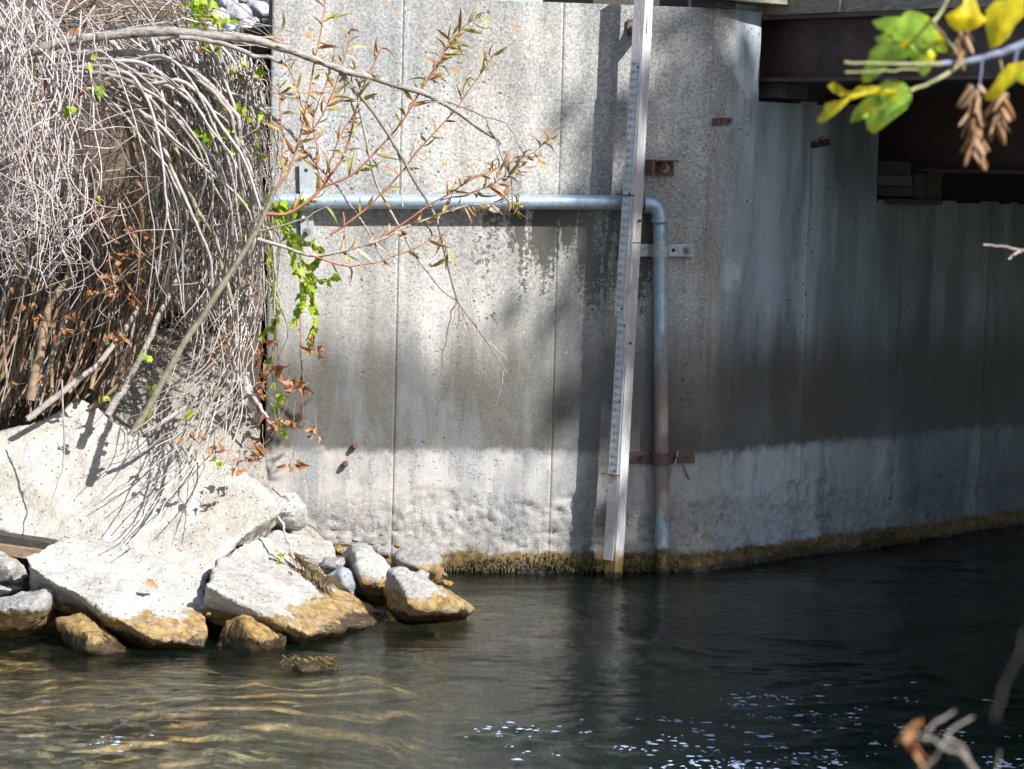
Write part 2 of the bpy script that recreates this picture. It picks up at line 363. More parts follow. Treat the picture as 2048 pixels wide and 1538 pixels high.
M['dead'] = m_leaf('brown_dead_leaf', [(.36, .15, .06), (.26, .10, .04), (.44, .23, .10), (.20, .10, .05)], .25, .7)
M['maple'] = m_leaf('turning_maple_leaf', [(.42, .64, .08), (.33, .56, .09)], .5, .45, spot=(.78, .68, .02))
M['mapley'] = m_leaf('yellow_maple_leaf', [(.80, .62, .02), (.72, .62, .03)], .5, .45, spot=(.50, .58, .03))
M['samara'] = m_leaf('brown_seed_wing', [(.44, .26, .13), (.60, .42, .27), (.30, .15, .08)], .45, .6)
M['crown'] = m_leaf('tree_crown_leaf', [(.10, .14, .03), (.07, .11, .025), (.16, .16, .03)], .3)
M['straw'] = m_stem('dry_grass', (.40, .31, .18), (.28, .20, .11), (.18, .11, .06))
M['foam_glint'] = m_metal('foam_glint', (.46, .54, .66), (.25, .34, .50), rough=.5, sc=200)
def m_water():
    b = NB('creek_water'); b.N.remove(b.b)
    h = b.math('ADD', b.math('MULTIPLY', b.noise(19, 5, b.scale(b.pos, (.4, 1.3, 1)), .62, dist=.8), 1.), b.math('MULTIPLY', b.noise(55, 3, b.scale(b.pos, (.4, 1.3, 1)), dist=.5), .32))
    bp = b.bump(h, .0042, .9)
    fr = b.n('ShaderNodeFresnel'); fr.inputs[0].default_value = 1.42; b.L(bp, fr.inputs[1])
    tr = b.n('ShaderNodeBsdfTransparent'); tr.inputs[0].default_value = (.93, .95, .92, 1)
    gl = b.n('ShaderNodeBsdfGlossy'); gl.inputs['Roughness'].default_value = .02; b.L(bp, gl.inputs['Normal'])
    mx = b.n('ShaderNodeMixShader'); b.L(fr.outputs[0], mx.inputs[0]); df = b.n('ShaderNodeBsdfDiffuse'); df.inputs[0].default_value = (.075, .17, .135, 1); m2 = b.n('ShaderNodeMixShader'); m2.inputs[0].default_value = .03; b.L(tr.outputs[0], m2.inputs[1]); b.L(df.outputs[0], m2.inputs[2]); b.L(m2.outputs[0], mx.inputs[1]); b.L(gl.outputs[0], mx.inputs[2]); b.L(mx.outputs[0], b.out.inputs[0])
    va = b.n('ShaderNodeVolumeAbsorption'); va.inputs[0].default_value = (.42, .63, .56, 1); va.inputs[1].default_value = 1.1
    b.L(va.outputs[0], b.out.inputs['Volume']); return b.m
M['water'] = m_water()
def m_bed():
    b = NB('creek_bed'); X, Y, Z = b.xyz()
    v = q = b.scale(b.pos, (1, .32, .2)); v = b.voro(7, q); n = b.noise(5, 5, q); f = b.noise(40, 4, q)
    col = b.mix(b.mr(n, .35, .65), (.70, .42, .155), (.50, .31, .12))
    col = b.mix(b.mr(b.noise(3.1, 4, q), .48, .6), col, (.44, .35, .18))
    col = b.mul(col, b.mr(v.outputs['Distance'], .1, .7, 1.12, .72)); col = b.mul(col, b.mr(f, .3, .7, .7, 1.25))
    col = b.mix(b.mr(b.math('ADD', X, b.math('MULTIPLY', n, .5)), -.05, .95), col, (.07, .11, .075))
    return b.fin(col, .9, b.bump(b.math('SUBTRACT', f, v.outputs['Distance']), .03, .6))
M['bed'] = m_bed()

# ------------------------------------------------------------------ setting: bed, water, banks
def bank_h(x, y):
    wob = .10 * fbm(np.stack([x, y, x * 0], -1), 1.7, 3, 5)
    h = np.interp(y - np.clip(x + 1.25, 0, 9) * .55, [7.6, 7.95, 8.9, 9.2, 9.5, 9.9, 10.3, 13], [-.7, -.32, .33, .68, 1.18, 2.05, 2.2, 2.5])
    side = .20 - (x + 1.0) * .62 + np.clip(-1.0 - x, 0, 9) * 20
    return np.minimum(h, side) + wob * .8
gx, gy = np.meshgrid(np.linspace(-5, 7, 241), np.linspace(-3, 15, 301), indexing='ij'); x, y = gx.ravel(), gy.ravel()
deep = -.055 - .06 * sstep(-1., .3, x) - .50 * sstep(-.25, 1.2, x + .30 * (8.7 - y)) - .03 * fbm(np.stack([x, y, x * 0], -1), 1.1, 3, 3)
deep = deep + .03 * fbm(np.stack([x, y * .4, x * 0], -1), 4.5, 3, 8)
near = np.clip((1.9 - y + .3 * np.sin(x * 1.3)) * .8, -9, .75)
bed = np.maximum(np.maximum(deep, np.minimum(bank_h(x, y), -.02 + 0 * x)), near - .35)
tag(obj('creek_bed', np.stack([x, y, bed], -1), gridf(241, 301), M['bed']), kind='structure')
gx, gy = np.meshgrid(np.linspace(-4.6, -.1, 150), np.linspace(7.2, 13, 190), indexing='ij'); x, y = gx.ravel(), gy.ravel()
h = bank_h(x, y); P = np.stack([x, y, h], -1); h = h + .035 * fbm(P, 6, 4, 11)
wall_y = KP[1] + (x - KP[0]) * D1[1] / D1[0]
h = np.where((y > wall_y - .03) & (x > -.99), -.6, np.where((y > wall_y) & (x > -1.15), np.maximum(h, np.minimum((y - wall_y) * 3 + 1.4, 2.15)), h))
tag(obj('bank_soil', np.stack([x, y, h], -1), gridf(150, 190), M['soil']), kind='structure')

nx, ny = 520, 620
gx, gy = np.meshgrid(np.linspace(-3.2, 4.2, nx), np.concatenate([np.linspace(.5, 5.9, 80), np.linspace(5.92, 13, ny - 80)]), indexing='ij'); x, y = gx.ravel(), gy.ravel()
P = np.stack([x, y, x * 0], -1)
wrp = .25 * fbm(P, .9, 3, 41); wr2 = .25 * fbm(P, 1.1, 3, 42)
Q = np.stack([x * .8 + wrp, (y + wr2) * 2.2, x * 0], -1)
amp = .55 + .75 * sstep(-.3, .5, fbm(P, .7, 2, 50))
hw = .006 * fbm(Q, 1.5, 2, 31) + .0036 * fbm(Q, 4.6, 3, 33) * amp + .0024 * fbm(np.stack([x * 1.5 + wrp * 2, (y + wr2) * 3.4, x * 0], -1), 7, 2, 35) * amp
for cx_, cy_, rx_, ry_, am_ in ((1480, 1535, .30, .16, 1.), (1900, 1530, .28, .12, .8), (1050, 1475, .35, .12, .6), (1750, 1440, .5, .2, .35), (620, 1350, .25, .12, .5), (230, 1460, .35, .12, .7), (150, 1510, .3, .1, .7), (330, 1440, .3, .1, .5)):
    q_ = onz(cx_, cy_); hw = hw + am_ * np.exp(-((x - q_[0]) / rx_) ** 2 - ((y - q_[1]) / ry_) ** 2) * (.013 * vnoise(np.stack([x * 9 + 3 * wrp, y * 14, x * 0], -1), 77) + .006 * vnoise(np.stack([x * 20, y * 34, x * 0], -1), 78))
top = np.stack([x, y, hw], -1); tf = gridf(nx, ny)[:, ::-1]
ring = np.concatenate([np.arange(nx) * ny, (nx - 1) * ny + np.arange(1, ny), np.arange(nx - 2, -1, -1) * ny + ny - 1, np.arange(ny - 2, 0, -1)])
bot = top[ring].copy(); bot[:, 2] = -1.6; nb = len(ring); k0 = len(top)
side = [(int(ring[i]), int(ring[(i + 1) % nb]), k0 + (i + 1) % nb, k0 + i) for i in range(nb)]
me = mesh_from('water', np.vstack([top, bot]), [tuple(q) for q in tf[:, ::-1]] + side + [tuple(k0 + i for i in range(nb))])
bm = bmesh.new(); bm.from_mesh(me); bmesh.ops.recalc_face_normals(bm, faces=bm.faces); bm.to_mesh(me); bm.free()
tag(link('water', me, M['water']), kind='structure')
gm = NB('far_ground'); gmat = gm.fin(gm.mix(gm.noise(1.2, 5), (.10, .085, .05), (.06, .07, .03)))
MBg = MB(); MBg.add([(-200, -200, -1.7), (200, -200, -1.7), (200, 200, -1.7), (-200, 200, -1.7)], [(0, 1, 2, 3)])
tag(MBg.build('ground', gmat), kind='structure')

# ------------------------------------------------------------------ the abutment wall
wall = thing('abutment_wall', KP, 'tall weathered concrete bridge abutment wall with water stains and lichen', 'wall')
def erode(P, s, z, right):
    n1 = fbm(P, 3.2, 4, 61); n2 = fbm(P, 16, 4, 62); n3 = fbm(P, 45, 3, 63)
    ze = .27 + .05 * n1 + .03 * n2
    e = sstep(ze + .035, ze - .06, z)
    d = .0035 * fbm(P, 1.6, 3, 64) + .0012 * n2
    n4 = np.abs(fbm(P, 38, 3, 66)); n5 = fbm(P, 7, 3, 67)
    d = d - e * (.007 + .005 * n2 + .007 * n3 + .012 * n4 + .002 * n5)
    a = sstep(.10, .06, z + .03 * n2)
    return d + a * (.018 + .010 * n2 + .009 * n3)
def panel(o, D, N, sa, sb, top, seam_l, seam_r, res=.0105):
    ns = max(3, int((sb - sa) / res)); nz = int((ZT + .8) / res)
    ss = np.linspace(sa, sb, ns); zs = np.linspace(-.8, ZT, nz)
    g, z = np.meshgrid(ss, zs, indexing='ij'); s_, z_ = g.ravel(), z.ravel()
    P0 = o + s_[:, None] * D + z_[:, None] * UP
    d = erode(P0, s_, z_, D is D2)
    for edge, sgn in ((sa, seam_l), (sb, seam_r)):
        if sgn:
            q = np.abs(s_ - edge); nn = fbm(P0, 22, 3, 71); wob = .5 + .5 * fbm(np.stack([z_ * 0, z_ * 0, z_], -1), 5, 3, 72)
            d = d + sgn * np.exp(-(q / (.006 + .003 * nn)) ** 2) * (.004 + .009 * np.clip(wob, 0, 1.3))
    Pt = P0 + d[:, None] * N
    f = gridf(ns, nz); cz = z_[f].max(1); cs = s_[f].mean(1)
    tp_ = np.array([top(a) for a in cs]); keep = cz <= tp_ + (.010 * fbm(np.stack([P0[f[:, 0]][:, 0], P0[f[:, 0]][:, 1], 0 * s_[f[:, 0]]], -1), 5, 1, 73) - .006) * (tp_ < ZT)+ 1e-4
    keep |= cz < -.0
    f = f[keep]
    k = len(Pt); back = Pt - N * .06                       # returns along the vertical joints
    ia = np.arange(nz); v = np.vstack([Pt, back[ia], back[(ns - 1) * nz + ia]])
    sl_ = [(int(i), int(i + 1), k + int(i) + 1, k + int(i)) for i in range(nz - 1) if z_[i + 1] <= top(sa + .01) + 1e-4]
    sr_ = [(int((ns - 1) * nz + i + 1), int((ns - 1) * nz + i), k + nz + i, k + nz + i + 1) for i in range(nz - 1) if z_[i + 1] <= top(sb - .01) + 1e-4]
    return obj('panel', v, np.vstack([f, np.array(sl_ + sr_)]) if sl_ + sr_ else f, M['wall'], wall)
seam1 = [s1(545, 0), s1(785, 1000), s1(1100, 1000), -.0]
S22 = s2(1522, 110); ZSEAT = float(w2(1530, 196)[2]); SN = s2(1756, 330); ZN = float(w2(1765, 398)[2]); 
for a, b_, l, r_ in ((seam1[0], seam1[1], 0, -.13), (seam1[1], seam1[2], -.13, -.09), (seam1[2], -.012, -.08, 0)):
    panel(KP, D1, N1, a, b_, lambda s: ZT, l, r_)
def top2(s):
    if s < S22: return ZT
    if s < SN: return ZSEAT
    return ZN
sm2 = [.012, s2(1597, 1000), s2(1783, 950), s2(1960, 900), s2(1960, 900) + .62, s2(1960, 900) + 1.25, s2(1960, 900) + 1.9, s2(1960, 900) + 3.3]
for i in range(7): panel(KP, D2, N2, sm2[i], sm2[i + 1], top2, 0 if i == 0 else .8, .8, .0105 if i < 4 else .03)
# rounded arris between the two faces
zs = np.linspace(-.8, ZT, 290); av = []
for k in range(7):
    t = k / 6; p = KP + D1 * (-.0122) * (1 - t) ** 2 + D2 * .0122 * t ** 2
    Pz = p + zs[:, None] * UP; av.append(Pz + (erode(Pz, zs * 0, zs, 0)[:, None]) * nrm(N1 * (1 - t) + N2 * t))
obj('arris', np.vstack(av), gridf(7, 290), M['wall'], wall)
mb = MB(); L1 = -seam1[0]
mb.box(KP - N1 * .26 - D1 * (L1 / 2 + .02) + UP * (ZT / 2 - .41), D1 * (L1 - .045), N1 * .44, UP * (ZT + .78))
mb.box(KP - N2 * .26 + D2 * (S22 / 2) + UP * (ZT / 2 - .41), D2 * (S22 - .02), N2 * .44, UP * (ZT + .78))
mb.box(KP - N2 * .30 + D2 * ((S22 + SN) / 2) + UP * (ZSEAT / 2 - .41), D2 * (SN - S22 - .004), N2 * .52, UP * (ZSEAT + .78))
mb.box(KP - N2 * .30 + D2 * (SN / 2 + 2.6) + UP * (ZN / 2 - .41), D2 * (5.2 - SN), N2 * .52, UP * (ZN + .78))
mb.build('wall_core', M['wall'], wall)
mb = MB(); mb.box(KP - N2 * .75 + D2 * 2.7 + UP * .9, D2 * 5.6, N2 * .3, UP * 3.1); mb.build('back_wall', M['oldwood'], wall)  # near-black wood colour on concrete paints the deep shade behind the girders
ap = MB(); ap.add([KP - D1 * 1.72 - N1 * .46 + UP * (ZT - .03), KP - N1 * .46 + UP * (ZT - .03), KP - N1 * 6 + UP * 2.6, KP - D1 * 1.72 - N1 * 6 + UP * 2.6], [(0, 1, 2, 3)]); tag(ap.build('approach_gravel', M['gravel']), kind='structure')
far = thing('far_abutment', KP + D2 * 2 + N2 * 8.4, 'concrete abutment at the other end of the bridge beyond the right edge', 'wall')
MB().box(KP + D2 * 2.9 + N2 * 8.5 + UP * .6, D2 * 6.0, N2 * .5, UP * 3.4).build('abutment_face', M['wall'], far)

# ------------------------------------------------------------------ the bridge
bridge = thing('bridge', KP + D2 * S22 + UP * 2, 'dark underside of a steel girder bridge with timber deck resting on the abutment', 'bridge')
GL = 8.5
def girder(s0, zb, zt, name='girder'):
    g = link(name, mesh_from(name, *(lambda q: (np.vstack(q.v), q.f))(MB().box(KP + D2 * (s0 + .11) + N2 * (GL / 2 - .45) + UP * ((zb + zt) / 2), D2 * .012, N2 * GL, UP * (zt - zb - .034))), False), M['girder'], bridge)
    for zc, nm in ((zb + .008, 'lower_flange'), (zt - .008, 'upper_flange')):
        MB().box(KP + D2 * (s0 + .11) + N2 * (GL / 2 - .45) + UP * zc, D2 * .20, N2 * GL, UP * .016).build(nm, M['girder'], g)
    return g
ZG = float(w2(1525, 163, .02)[2]); ZGT = float(w2(1525, 30, .02)[2])
girder(S22 + .012, ZG, ZGT)
ZG2 = float(w2(1868, 345, .02)[2])
girder(SN + .16, ZG2, ZG2 + .34); girder(SN + 1.5, ZG2, ZG2 + .34); girder(SN + 2.9, ZG2, ZG2 + .34)
# deck planks laid across the girders
zd = max(ZGT, ZG2 + .34) + .003
for i in range(40):
    sft = random.uniform(-.02, .02)
    MB().box(KP + D2 * (S22 + 2.42 + sft) + N2 * (-.33 + i * .205) + UP * (zd + .04), D2 * 4.78, N2 * .2035, UP * .08).build('deck_plank', M['timber'], bridge)
MB().box(KP + D2 * (S22 + .14) + N2 * 3.7 + UP * (zd + .18), D2 * .2, N2 * 8.2, UP * .19).build('curb_timber', M['timber'], bridge)
# bearings
mb = MB()
for i, (a, c) in enumerate(((1533, 1548), (1549, 1588))):
    p = w2((a + c) / 2, 182, -.03); mb.box(V(p[0], p[1], (ZSEAT + ZG) / 2), D2 * (abs(s2(c, 182) - s2(a, 182)) * .96), N2 * .16, UP * abs(ZG - ZSEAT) * .92)
mb.build('bearing_pad', M['stoneblock'], bridge)
for k, (a, c, z0, z1_, m) in enumerate(((1768, 1800, 392, 372, 'oldwood'), (1764, 1798, 371, 350, 'stoneblock'), (1766, 1796, 349, 322, 'oldwood'), (1803, 1826, 396, 345, 'oldwood'), (1828, 1858, 399, 343, 'oldwood'))):
    q = w2((a + c) / 2, (z0 + z1_) / 2, .03); hh = (z0 - z1_) * .0021
    MB().box(q, D2 * abs(s2(c, 380) - s2(a, 380)) * .97, N2 * .14, UP * hh).build('bearing_block', M[m], bridge)
q = w2(1812, 403, .02); MB().box(q, D2 * .26, N2 * .2, UP * .022).build('bearing_plate', M['oldwood'], bridge)
# timber sill on the wall top, left of the bridge
til = thing('sill_timber', KP + UP * ZT, 'pale squared timber lying on the wall top under the bridge deck edge', 'timber')
MB().box(KP + D2 * .24 + N2 * .02 + UP * (ZT + .085), nrm(D2 + .15 * N2) * .62, nrm(N2 - .15 * D2) * .16, UP * .11).build('timber_beam', M['timber'], til)
MB().box(KP + D2 * .01 - N2 * .03 + UP * (ZT + .05), D2 * .11, N2 * .14, UP * .10).build('timber_chock', M['oldwood'], til)

# ------------------------------------------------------------------ hardware
def bolt(p, n, parent, r=.010, ln=.03, washer=True, mat='bolt', name='bolt'):
    n = nrm(n); a = nrm(np.cross(n, UP)); c = np.cross(n, a); mb = MB()
    def ring(r0, k, d): return [p + n * d + r0 * (a * math.cos(2 * math.pi * i / k) + c * math.sin(2 * math.pi * i / k)) for i in range(k)]
    if washer: mb.prism(ring(r * 1.7, 12, 0), n * .003)
    mb.prism(ring(r, 6, .003), n * ln * .45); mb.prism(ring(r * .55, 8, .003 + ln * .45), n * ln * .55)
    return mb.build(name, M[mat], parent)
PR = .0295
pipe = thing('water_pipe', w1(1320, 430, .06), 'blue-grey galvanised pipe running along the wall then turning down into the creek', 'pipe')
pa, pb = w1(520, 402, .05), w1(1286, 405, .05); el = w1(1291, 405, .05); bt = w1(1325, 1190, .05); tp = w1(1320, 440, .05)
mb = MB(); mb.tube([pa + (pb - pa) * t for t in np.linspace(0, 1, 24)], PR, 20); mb.build('horizontal_run', M['pipe'], pipe, True)
mb = MB(); mb.tube([tp + (bt - tp) * t for t in np.linspace(0, 1, 30)], PR * .98, 20); mb.build('riser', M['pipe'], pipe, True)
ctr = el + (tp - el) * 0; hx = nrm(pb - pa); dn = nrm(bt - tp); rad = .052
c0 = tp - dn * .012; e0 = c0 - hx * rad - dn * rad
arc = [e0 + hx * rad * math.sin(t) + dn * rad * (1 - math.cos(t)) for t in np.linspace(0, math.pi / 2, 14)]
mb = MB(); mb.tube([e0 - hx * .012] + arc + [c0 + dn * .012], PR * 1.12, 20); mb.build('elbow', M['pipe'], pipe, True)
for p, d in ((e0 - hx * .004, hx), (c0 + dn * .012, dn)):
    mb = MB(); mb.tube([p - d * .009, p + d * .009], PR * 1.25, 20); mb.build('elbow_collar', M['pipe'], pipe, False)
mb = MB(); mb.tube([e0 - hx * .032, e0 - hx * .013], PR * .93, 20); mb.build('thread', M['rust'], pipe)
def strap(name, axc, axd, across, n, x0, x1, wid, mat, label, group, bolts, holes=()):
    """flat bar on the wall that humps over a pipe. axc: pipe axis point, across: direction along the bar, offsets x0..x1 (m)"""
    t = thing(name, axc, label, 'pipe strap', group); pr = PR * 1.03; th = .006
    wallp = axc - n * .05
    prof = [(x0, .012)] + [(-pr - .012, .012)] + [(-pr * math.cos(u), .05 + pr * math.sin(u)) for u in np.linspace(0, math.pi, 12)] + [(pr + .012, .012), (x1, .012)]
    inn = [wallp + across * a + n * h_ for a, h_ in prof]; ou = []
    for i, (a, h_) in enumerate(prof):
        if 2 <= i <= 13: u = math.pi * (i - 2) / 11; ou.append(wallp + across * (-(pr + th) * math.cos(u)) + n * (.05 + (pr + th) * math.sin(u)))
        else: ou.append(wallp + across * a + n * (h_ + th))
    mb = MB(); k = len(prof); v = []
    for q in (inn, ou):
        for sg in (-.5, .5): v += [p + axd * wid * sg for p in q]
    F = []
    for i in range(k - 1):
        F += [(i, i + 1, k + i + 1, k + i), (2 * k + i, 3 * k + i, 3 * k + i + 1, 2 * k + i + 1), (i, 2 * k + i, 2 * k + i + 1, i + 1), (k + i, k + i + 1, 3 * k + i + 1, 3 * k + i)]
    F += [(0, k, 3 * k, 2 * k), (k - 1, 3 * k - 1, 4 * k - 1, 2 * k - 1)]
    mb.add(v, F).build('band', M[mat], t)
    for a in bolts: bolt(wallp + across * a + n * (.012 + th), n, t, mat='rust' if mat != 'galv' else 'bolt', ln=.04)
    for a in holes:
        mb = MB(); aa = np.arange(10) * 2 * math.pi / 10
        mb.prism([wallp + across * (a + .008 * math.cos(u)) + axd * .008 * math.sin(u) + n * (.0125 + th) for u in aa], -n * .001).build('bolt_hole', M['oldwood'], t)
    return t
def pipe_at(py): 
    p0 = w1(1322, py, .05); k = np.dot(p0 - tp, dn); return tp + dn * k
strap('pipe_strap', pipe_at(501), dn, hx, N1, -.155, .145, .050, 'galv', 'pale galvanised strap bolted across the pipe just below its elbow', 'straps holding the pipe to the wall', (.115,), (.060,))
strap('pipe_strap', pipe_at(917), dn, hx, N1, -.125, .142, .050, 'maroonstrap', 'maroon rusty strap clamping the pipe above the pale water line', 'straps holding the pipe to the wall', (-.075, .068), (.105,))
q = w1(614, 402, .05)
strap('pipe_strap', pa + hx * np.dot(q - pa, hx), hx, -dn, N1, -.16, .15, .052, 'galv', 'upright galvanised strap clamping the horizontal pipe beside the green vine', 'straps holding the pipe to the wall', (-.12,), (.12,))
# loose wire on lower strap
mb = MB(); mb.tube(spline([w1(1356, 902, .03), w1(1352, 920, .04), w1(1344, 940, .03), w1(1340, 955, .01)], 5), .003, 5); tag(mb.build('cable_tie', M['plate']), 'thin white cable tie tail hanging from the maroon pipe strap', 'cable tie')
mb = MB(); mb.tube([w1(1366, 930, .02), w1(1372, 945, .02), w1(1378, 958, .01)], .003, 5); tag(mb.build('wire', M['rust']), 'short bent rusty wire poking out under the maroon strap', 'wire')

# gauge post
post = thing('gauge_post', onz(1230, 1150), 'tall grey weathered wooden post carrying the staff gauge, standing in the creek', 'post')
OFF = .17
mt, mbm = w1(1293.5, -60, OFF), w1(1226, 1215, OFF); pd = nrm(mt - mbm); plen = np.linalg.norm(mt - mbm)
fl = nrm(-D1 * .72 - N1 * .70); fl = nrm(fl - pd * np.dot(fl, pd)); fr_ = nrm(D1 * .74 - N1 * .68); fr_ = nrm(fr_ - pd * np.dot(fr_, pd)); fr_ = nrm(fr_ - fl * np.dot(fr_, fl))
WL, WR = .052, .058
nl = -fr_; nr = -fl                                      # outward normals of the two seen faces
ts = np.linspace(0, 1, 60); v = []
for t in ts:
    o = mbm + pd * plen * t; j = .0012 * fbm(np.array([[t * 30, 1, 2], [t * 30, 5, 2], [t * 30, 9, 2], [t * 30, 14, 2]]), 1, 3, 81)
    tw = 1 - .12 * max(0, .12 - t) / .12
    v += [o + (fl + fr_) * j[0], o + fl * (WL * tw + j[1]), o + fl * (WL * tw + j[1]) + fr_ * (WR + j[2]), o + fr_ * (WR + j[3]) * tw]
f = [(4 * i + a, 4 * i + (a + 1) % 4, 4 * i + 4 + (a + 1) % 4, 4 * i + 4 + a) for i in range(59) for a in range(4)] + [(3, 2, 1, 0), (236, 237, 238, 239)]
MB().add(v, f).build('timber', M['post'], post)
def along(py): return float(np.dot(onpl(1293.5 + (1226 - 1293.5) * (py + 60) / 1275, py, mbm, N1) - mbm, pd))
SEG = {'0': 'abcdef', '1': 'bc', '2': 'abged', '3': 'abgcd', '4': 'fgbc', '5': 'afgcd', '6': 'afgedc', '7': 'abc', '8': 'abcdefg', '9': 'abcdfg'}
def gauge(py0, py1, shift0, shift1, n0, mat='plate', marks=True):
    a, c = along(py0), along(py1); W = .044
    def q(t, u, h): return mbm + pd * (a + (c - a) * t) + fl * (shift0 + (shift1 - shift0) * t + u * W) + nl * h
    g = MB().add([q(t, u, h) for t in (0, 1) for u in (0, 1) for h in (.002, .005)], [(0, 1, 3, 2), (4, 6, 7, 5), (0, 4, 5, 1), (2, 3, 7, 6), (0, 2, 6, 4), (1, 5, 7, 3)]).build('gauge_plate', M[mat], post)
    if not marks: return
    mb = MB(); Lp = abs(c - a); nstep = int(round((py1 - py0) / 15.5)); dirn = nrm(pd * (c - a))
    def rect(t0, t1, u0, u1): mb.add([q(t0, u0, .0056), q(t0, u1, .0056), q(t1, u1, .0056), q(t1, u0, .0056)], [(0, 1, 2, 3)])
    for i in range(nstep):
        t = (i + .55) / nstep; dt = 1 / nstep
        rect(t - dt * .05, t + dt * .05, .10, .46)
        for k in range(1, 5): rect(t + dt * (k / 5) - dt * .025, t + dt * (k / 5) + dt * .025, .12, .34 if k % 2 else .26)
        s_ = '%02d' % ((n0 - i) % 100); hgt = .46 * dt
        for d_, ch in enumerate(s_):
            u1_ = .90 - d_ * .21; u0_ = u1_ - .16; t0, t1 = t - hgt / 2, t + hgt / 2; tm = t; e = dt * .045; eu = .035
            for sg in SEG[ch]:
                if sg == 'a': rect(t0, t0 + 2 * e, u0_, u1_)
                if sg == 'd': rect(t1 - 2 * e, t1, u0_, u1_)
                if sg == 'g': rect(tm - e, tm + e, u0_, u1_)
                if sg == 'f': rect(t0, tm, u1_ - eu, u1_)
                if sg == 'b': rect(t0, tm, u0_, u0_ + eu)
                if sg == 'e': rect(tm, t1, u1_ - eu, u1_)
                if sg == 'c': rect(tm, t1, u0_, u0_ + eu)
    mb.build('gauge_marking', M['ink'], g)
    for t in (.03, .52, .97):
        p = q(t, .22, .0055); bolt(p, nl, g, r=.005, ln=.004, washer=False, mat='oldwood', name='nail_head')
gauge(119, 634, .002, .018, 66); gauge(642, 952, .002, .010, 33); gauge(955, 1122, .006, .012, 0, 'bareplate', False)
for py in (391, 951):
    mb = MB(); o = mbm + pd * along(py); mb.tube([o - fl * .004 + nl * .008, o + fl * .07 + nl * .008, o + fl * .085 + nl * .004], .0028, 5); mb.build('nail', M['rust'], post)
for py, u in ((441, .55), (687, .35)): bolt(mbm + pd * along(py) + fr_ * WR * u, nr, post, r=.006, ln=.02 if py == 441 else .004, washer=False, mat='rust', name='nail')
mb = MB(); o = mbm + pd * along(485); mb.tube([o - fl * .001 + nr * .002 - fr_ * .002, o + fr_ * (WR + .003) + nr * .002, o + fr_ * (WR + .006) - nr * .03], .0016, 4); mb.build('wire_tie', M['bolt'], post)

# angle iron brackets
def bracket(name, pxa, pya, pxb, pyb, label, flip):
    t = thing(name, w1(pxa, pya), label, 'bracket', 'rusty angle brackets between post and wall')
    a, b_ = w1(pxa, pya, .008), w1(pxb, pyb, .008); cc = (a + b_) / 2; L_ = abs(np.dot(b_ - a, D1)); H = abs(b_[2] - a[2])
    MB().box(cc, D1 * L_, N1 * .008, UP * H).build('wall_flange', M['rust'], t)
    if flip: MB().box(cc + UP * (H / 2 - .004) + N1 * .055, D1 * L_, N1 * .10, UP * .007).build('top_flange', M['rust'], t)
    MB().box(cc + D1 * (-(L_ / 2) if flip else (L_ / 2)) + N1 * .075, D1 * .008, N1 * .15, UP * H * .92).build('arm', M['rust'], t)
    bolt(cc + D1 * (L_ * .16 if flip else -L_ * .1) + N1 * .004, N1, t, r=.0115, ln=.05)
    return t
bracket('angle_bracket', 1255, 38, 1278, 72, 'small rusty angle bracket left of the post near the wall top', False)
bracket('angle_bracket', 1294, 319, 1347, 352, 'rusty angle bracket with hex bolt right of the post above the pipe elbow', True)
def slotted(p, d, n, ln, h, label, mat):
    t = thing('slotted_tab', p, label, 'metal tab'); mb = MB(); o = p + n * .006
    xs = [0, .30, .46, .68, .84, 1]
    for i in range(5):
        a, c = xs[i] * ln, xs[i + 1] * ln
        if i in (1, 3):
            for sg in (-1, 1): mb.box(o + d * (a + c) / 2 + UP * sg * h * .375, d * (c - a), n * .006, UP * h * .25)
        else: mb.box(o + d * (a + c) / 2, d * (c - a), n * .006, UP * h)
    mb.build('tab_plate', M[mat], t); return t
q = w2(1424, 243); e = w2(1461, 241); slotted(q, nrm(e - q), N2, np.linalg.norm(e - q), .026, 'small dark slotted metal tab fixed flat on the wall right of the post', 'rust')
q = w2(1622, 290); e = w2(1656, 284); slotted(q, nrm(e - q), N2, np.linalg.norm(e - q), .028, 'dark metal tab under the bridge with a dry leaf caught on it', 'oldwood')
for px, py, lab in ((709, 891, 'rusty bolt stub sticking out of the stained wall, upper of two'), (690, 927, 'dark bolt stub in the pale water line, lower of two')):
    p = w1(px, py); mb = MB(); mb.tube([p - N1 * .01, p + N1 * .035 + UP * .002], .0085, 8); mb.tube([p + N1 * .012, p + N1 * .022], .0135, 6)
    tag(mb.build('wall_bolt', M['rust']), lab, 'bolt', 'bolt stubs in the wall')

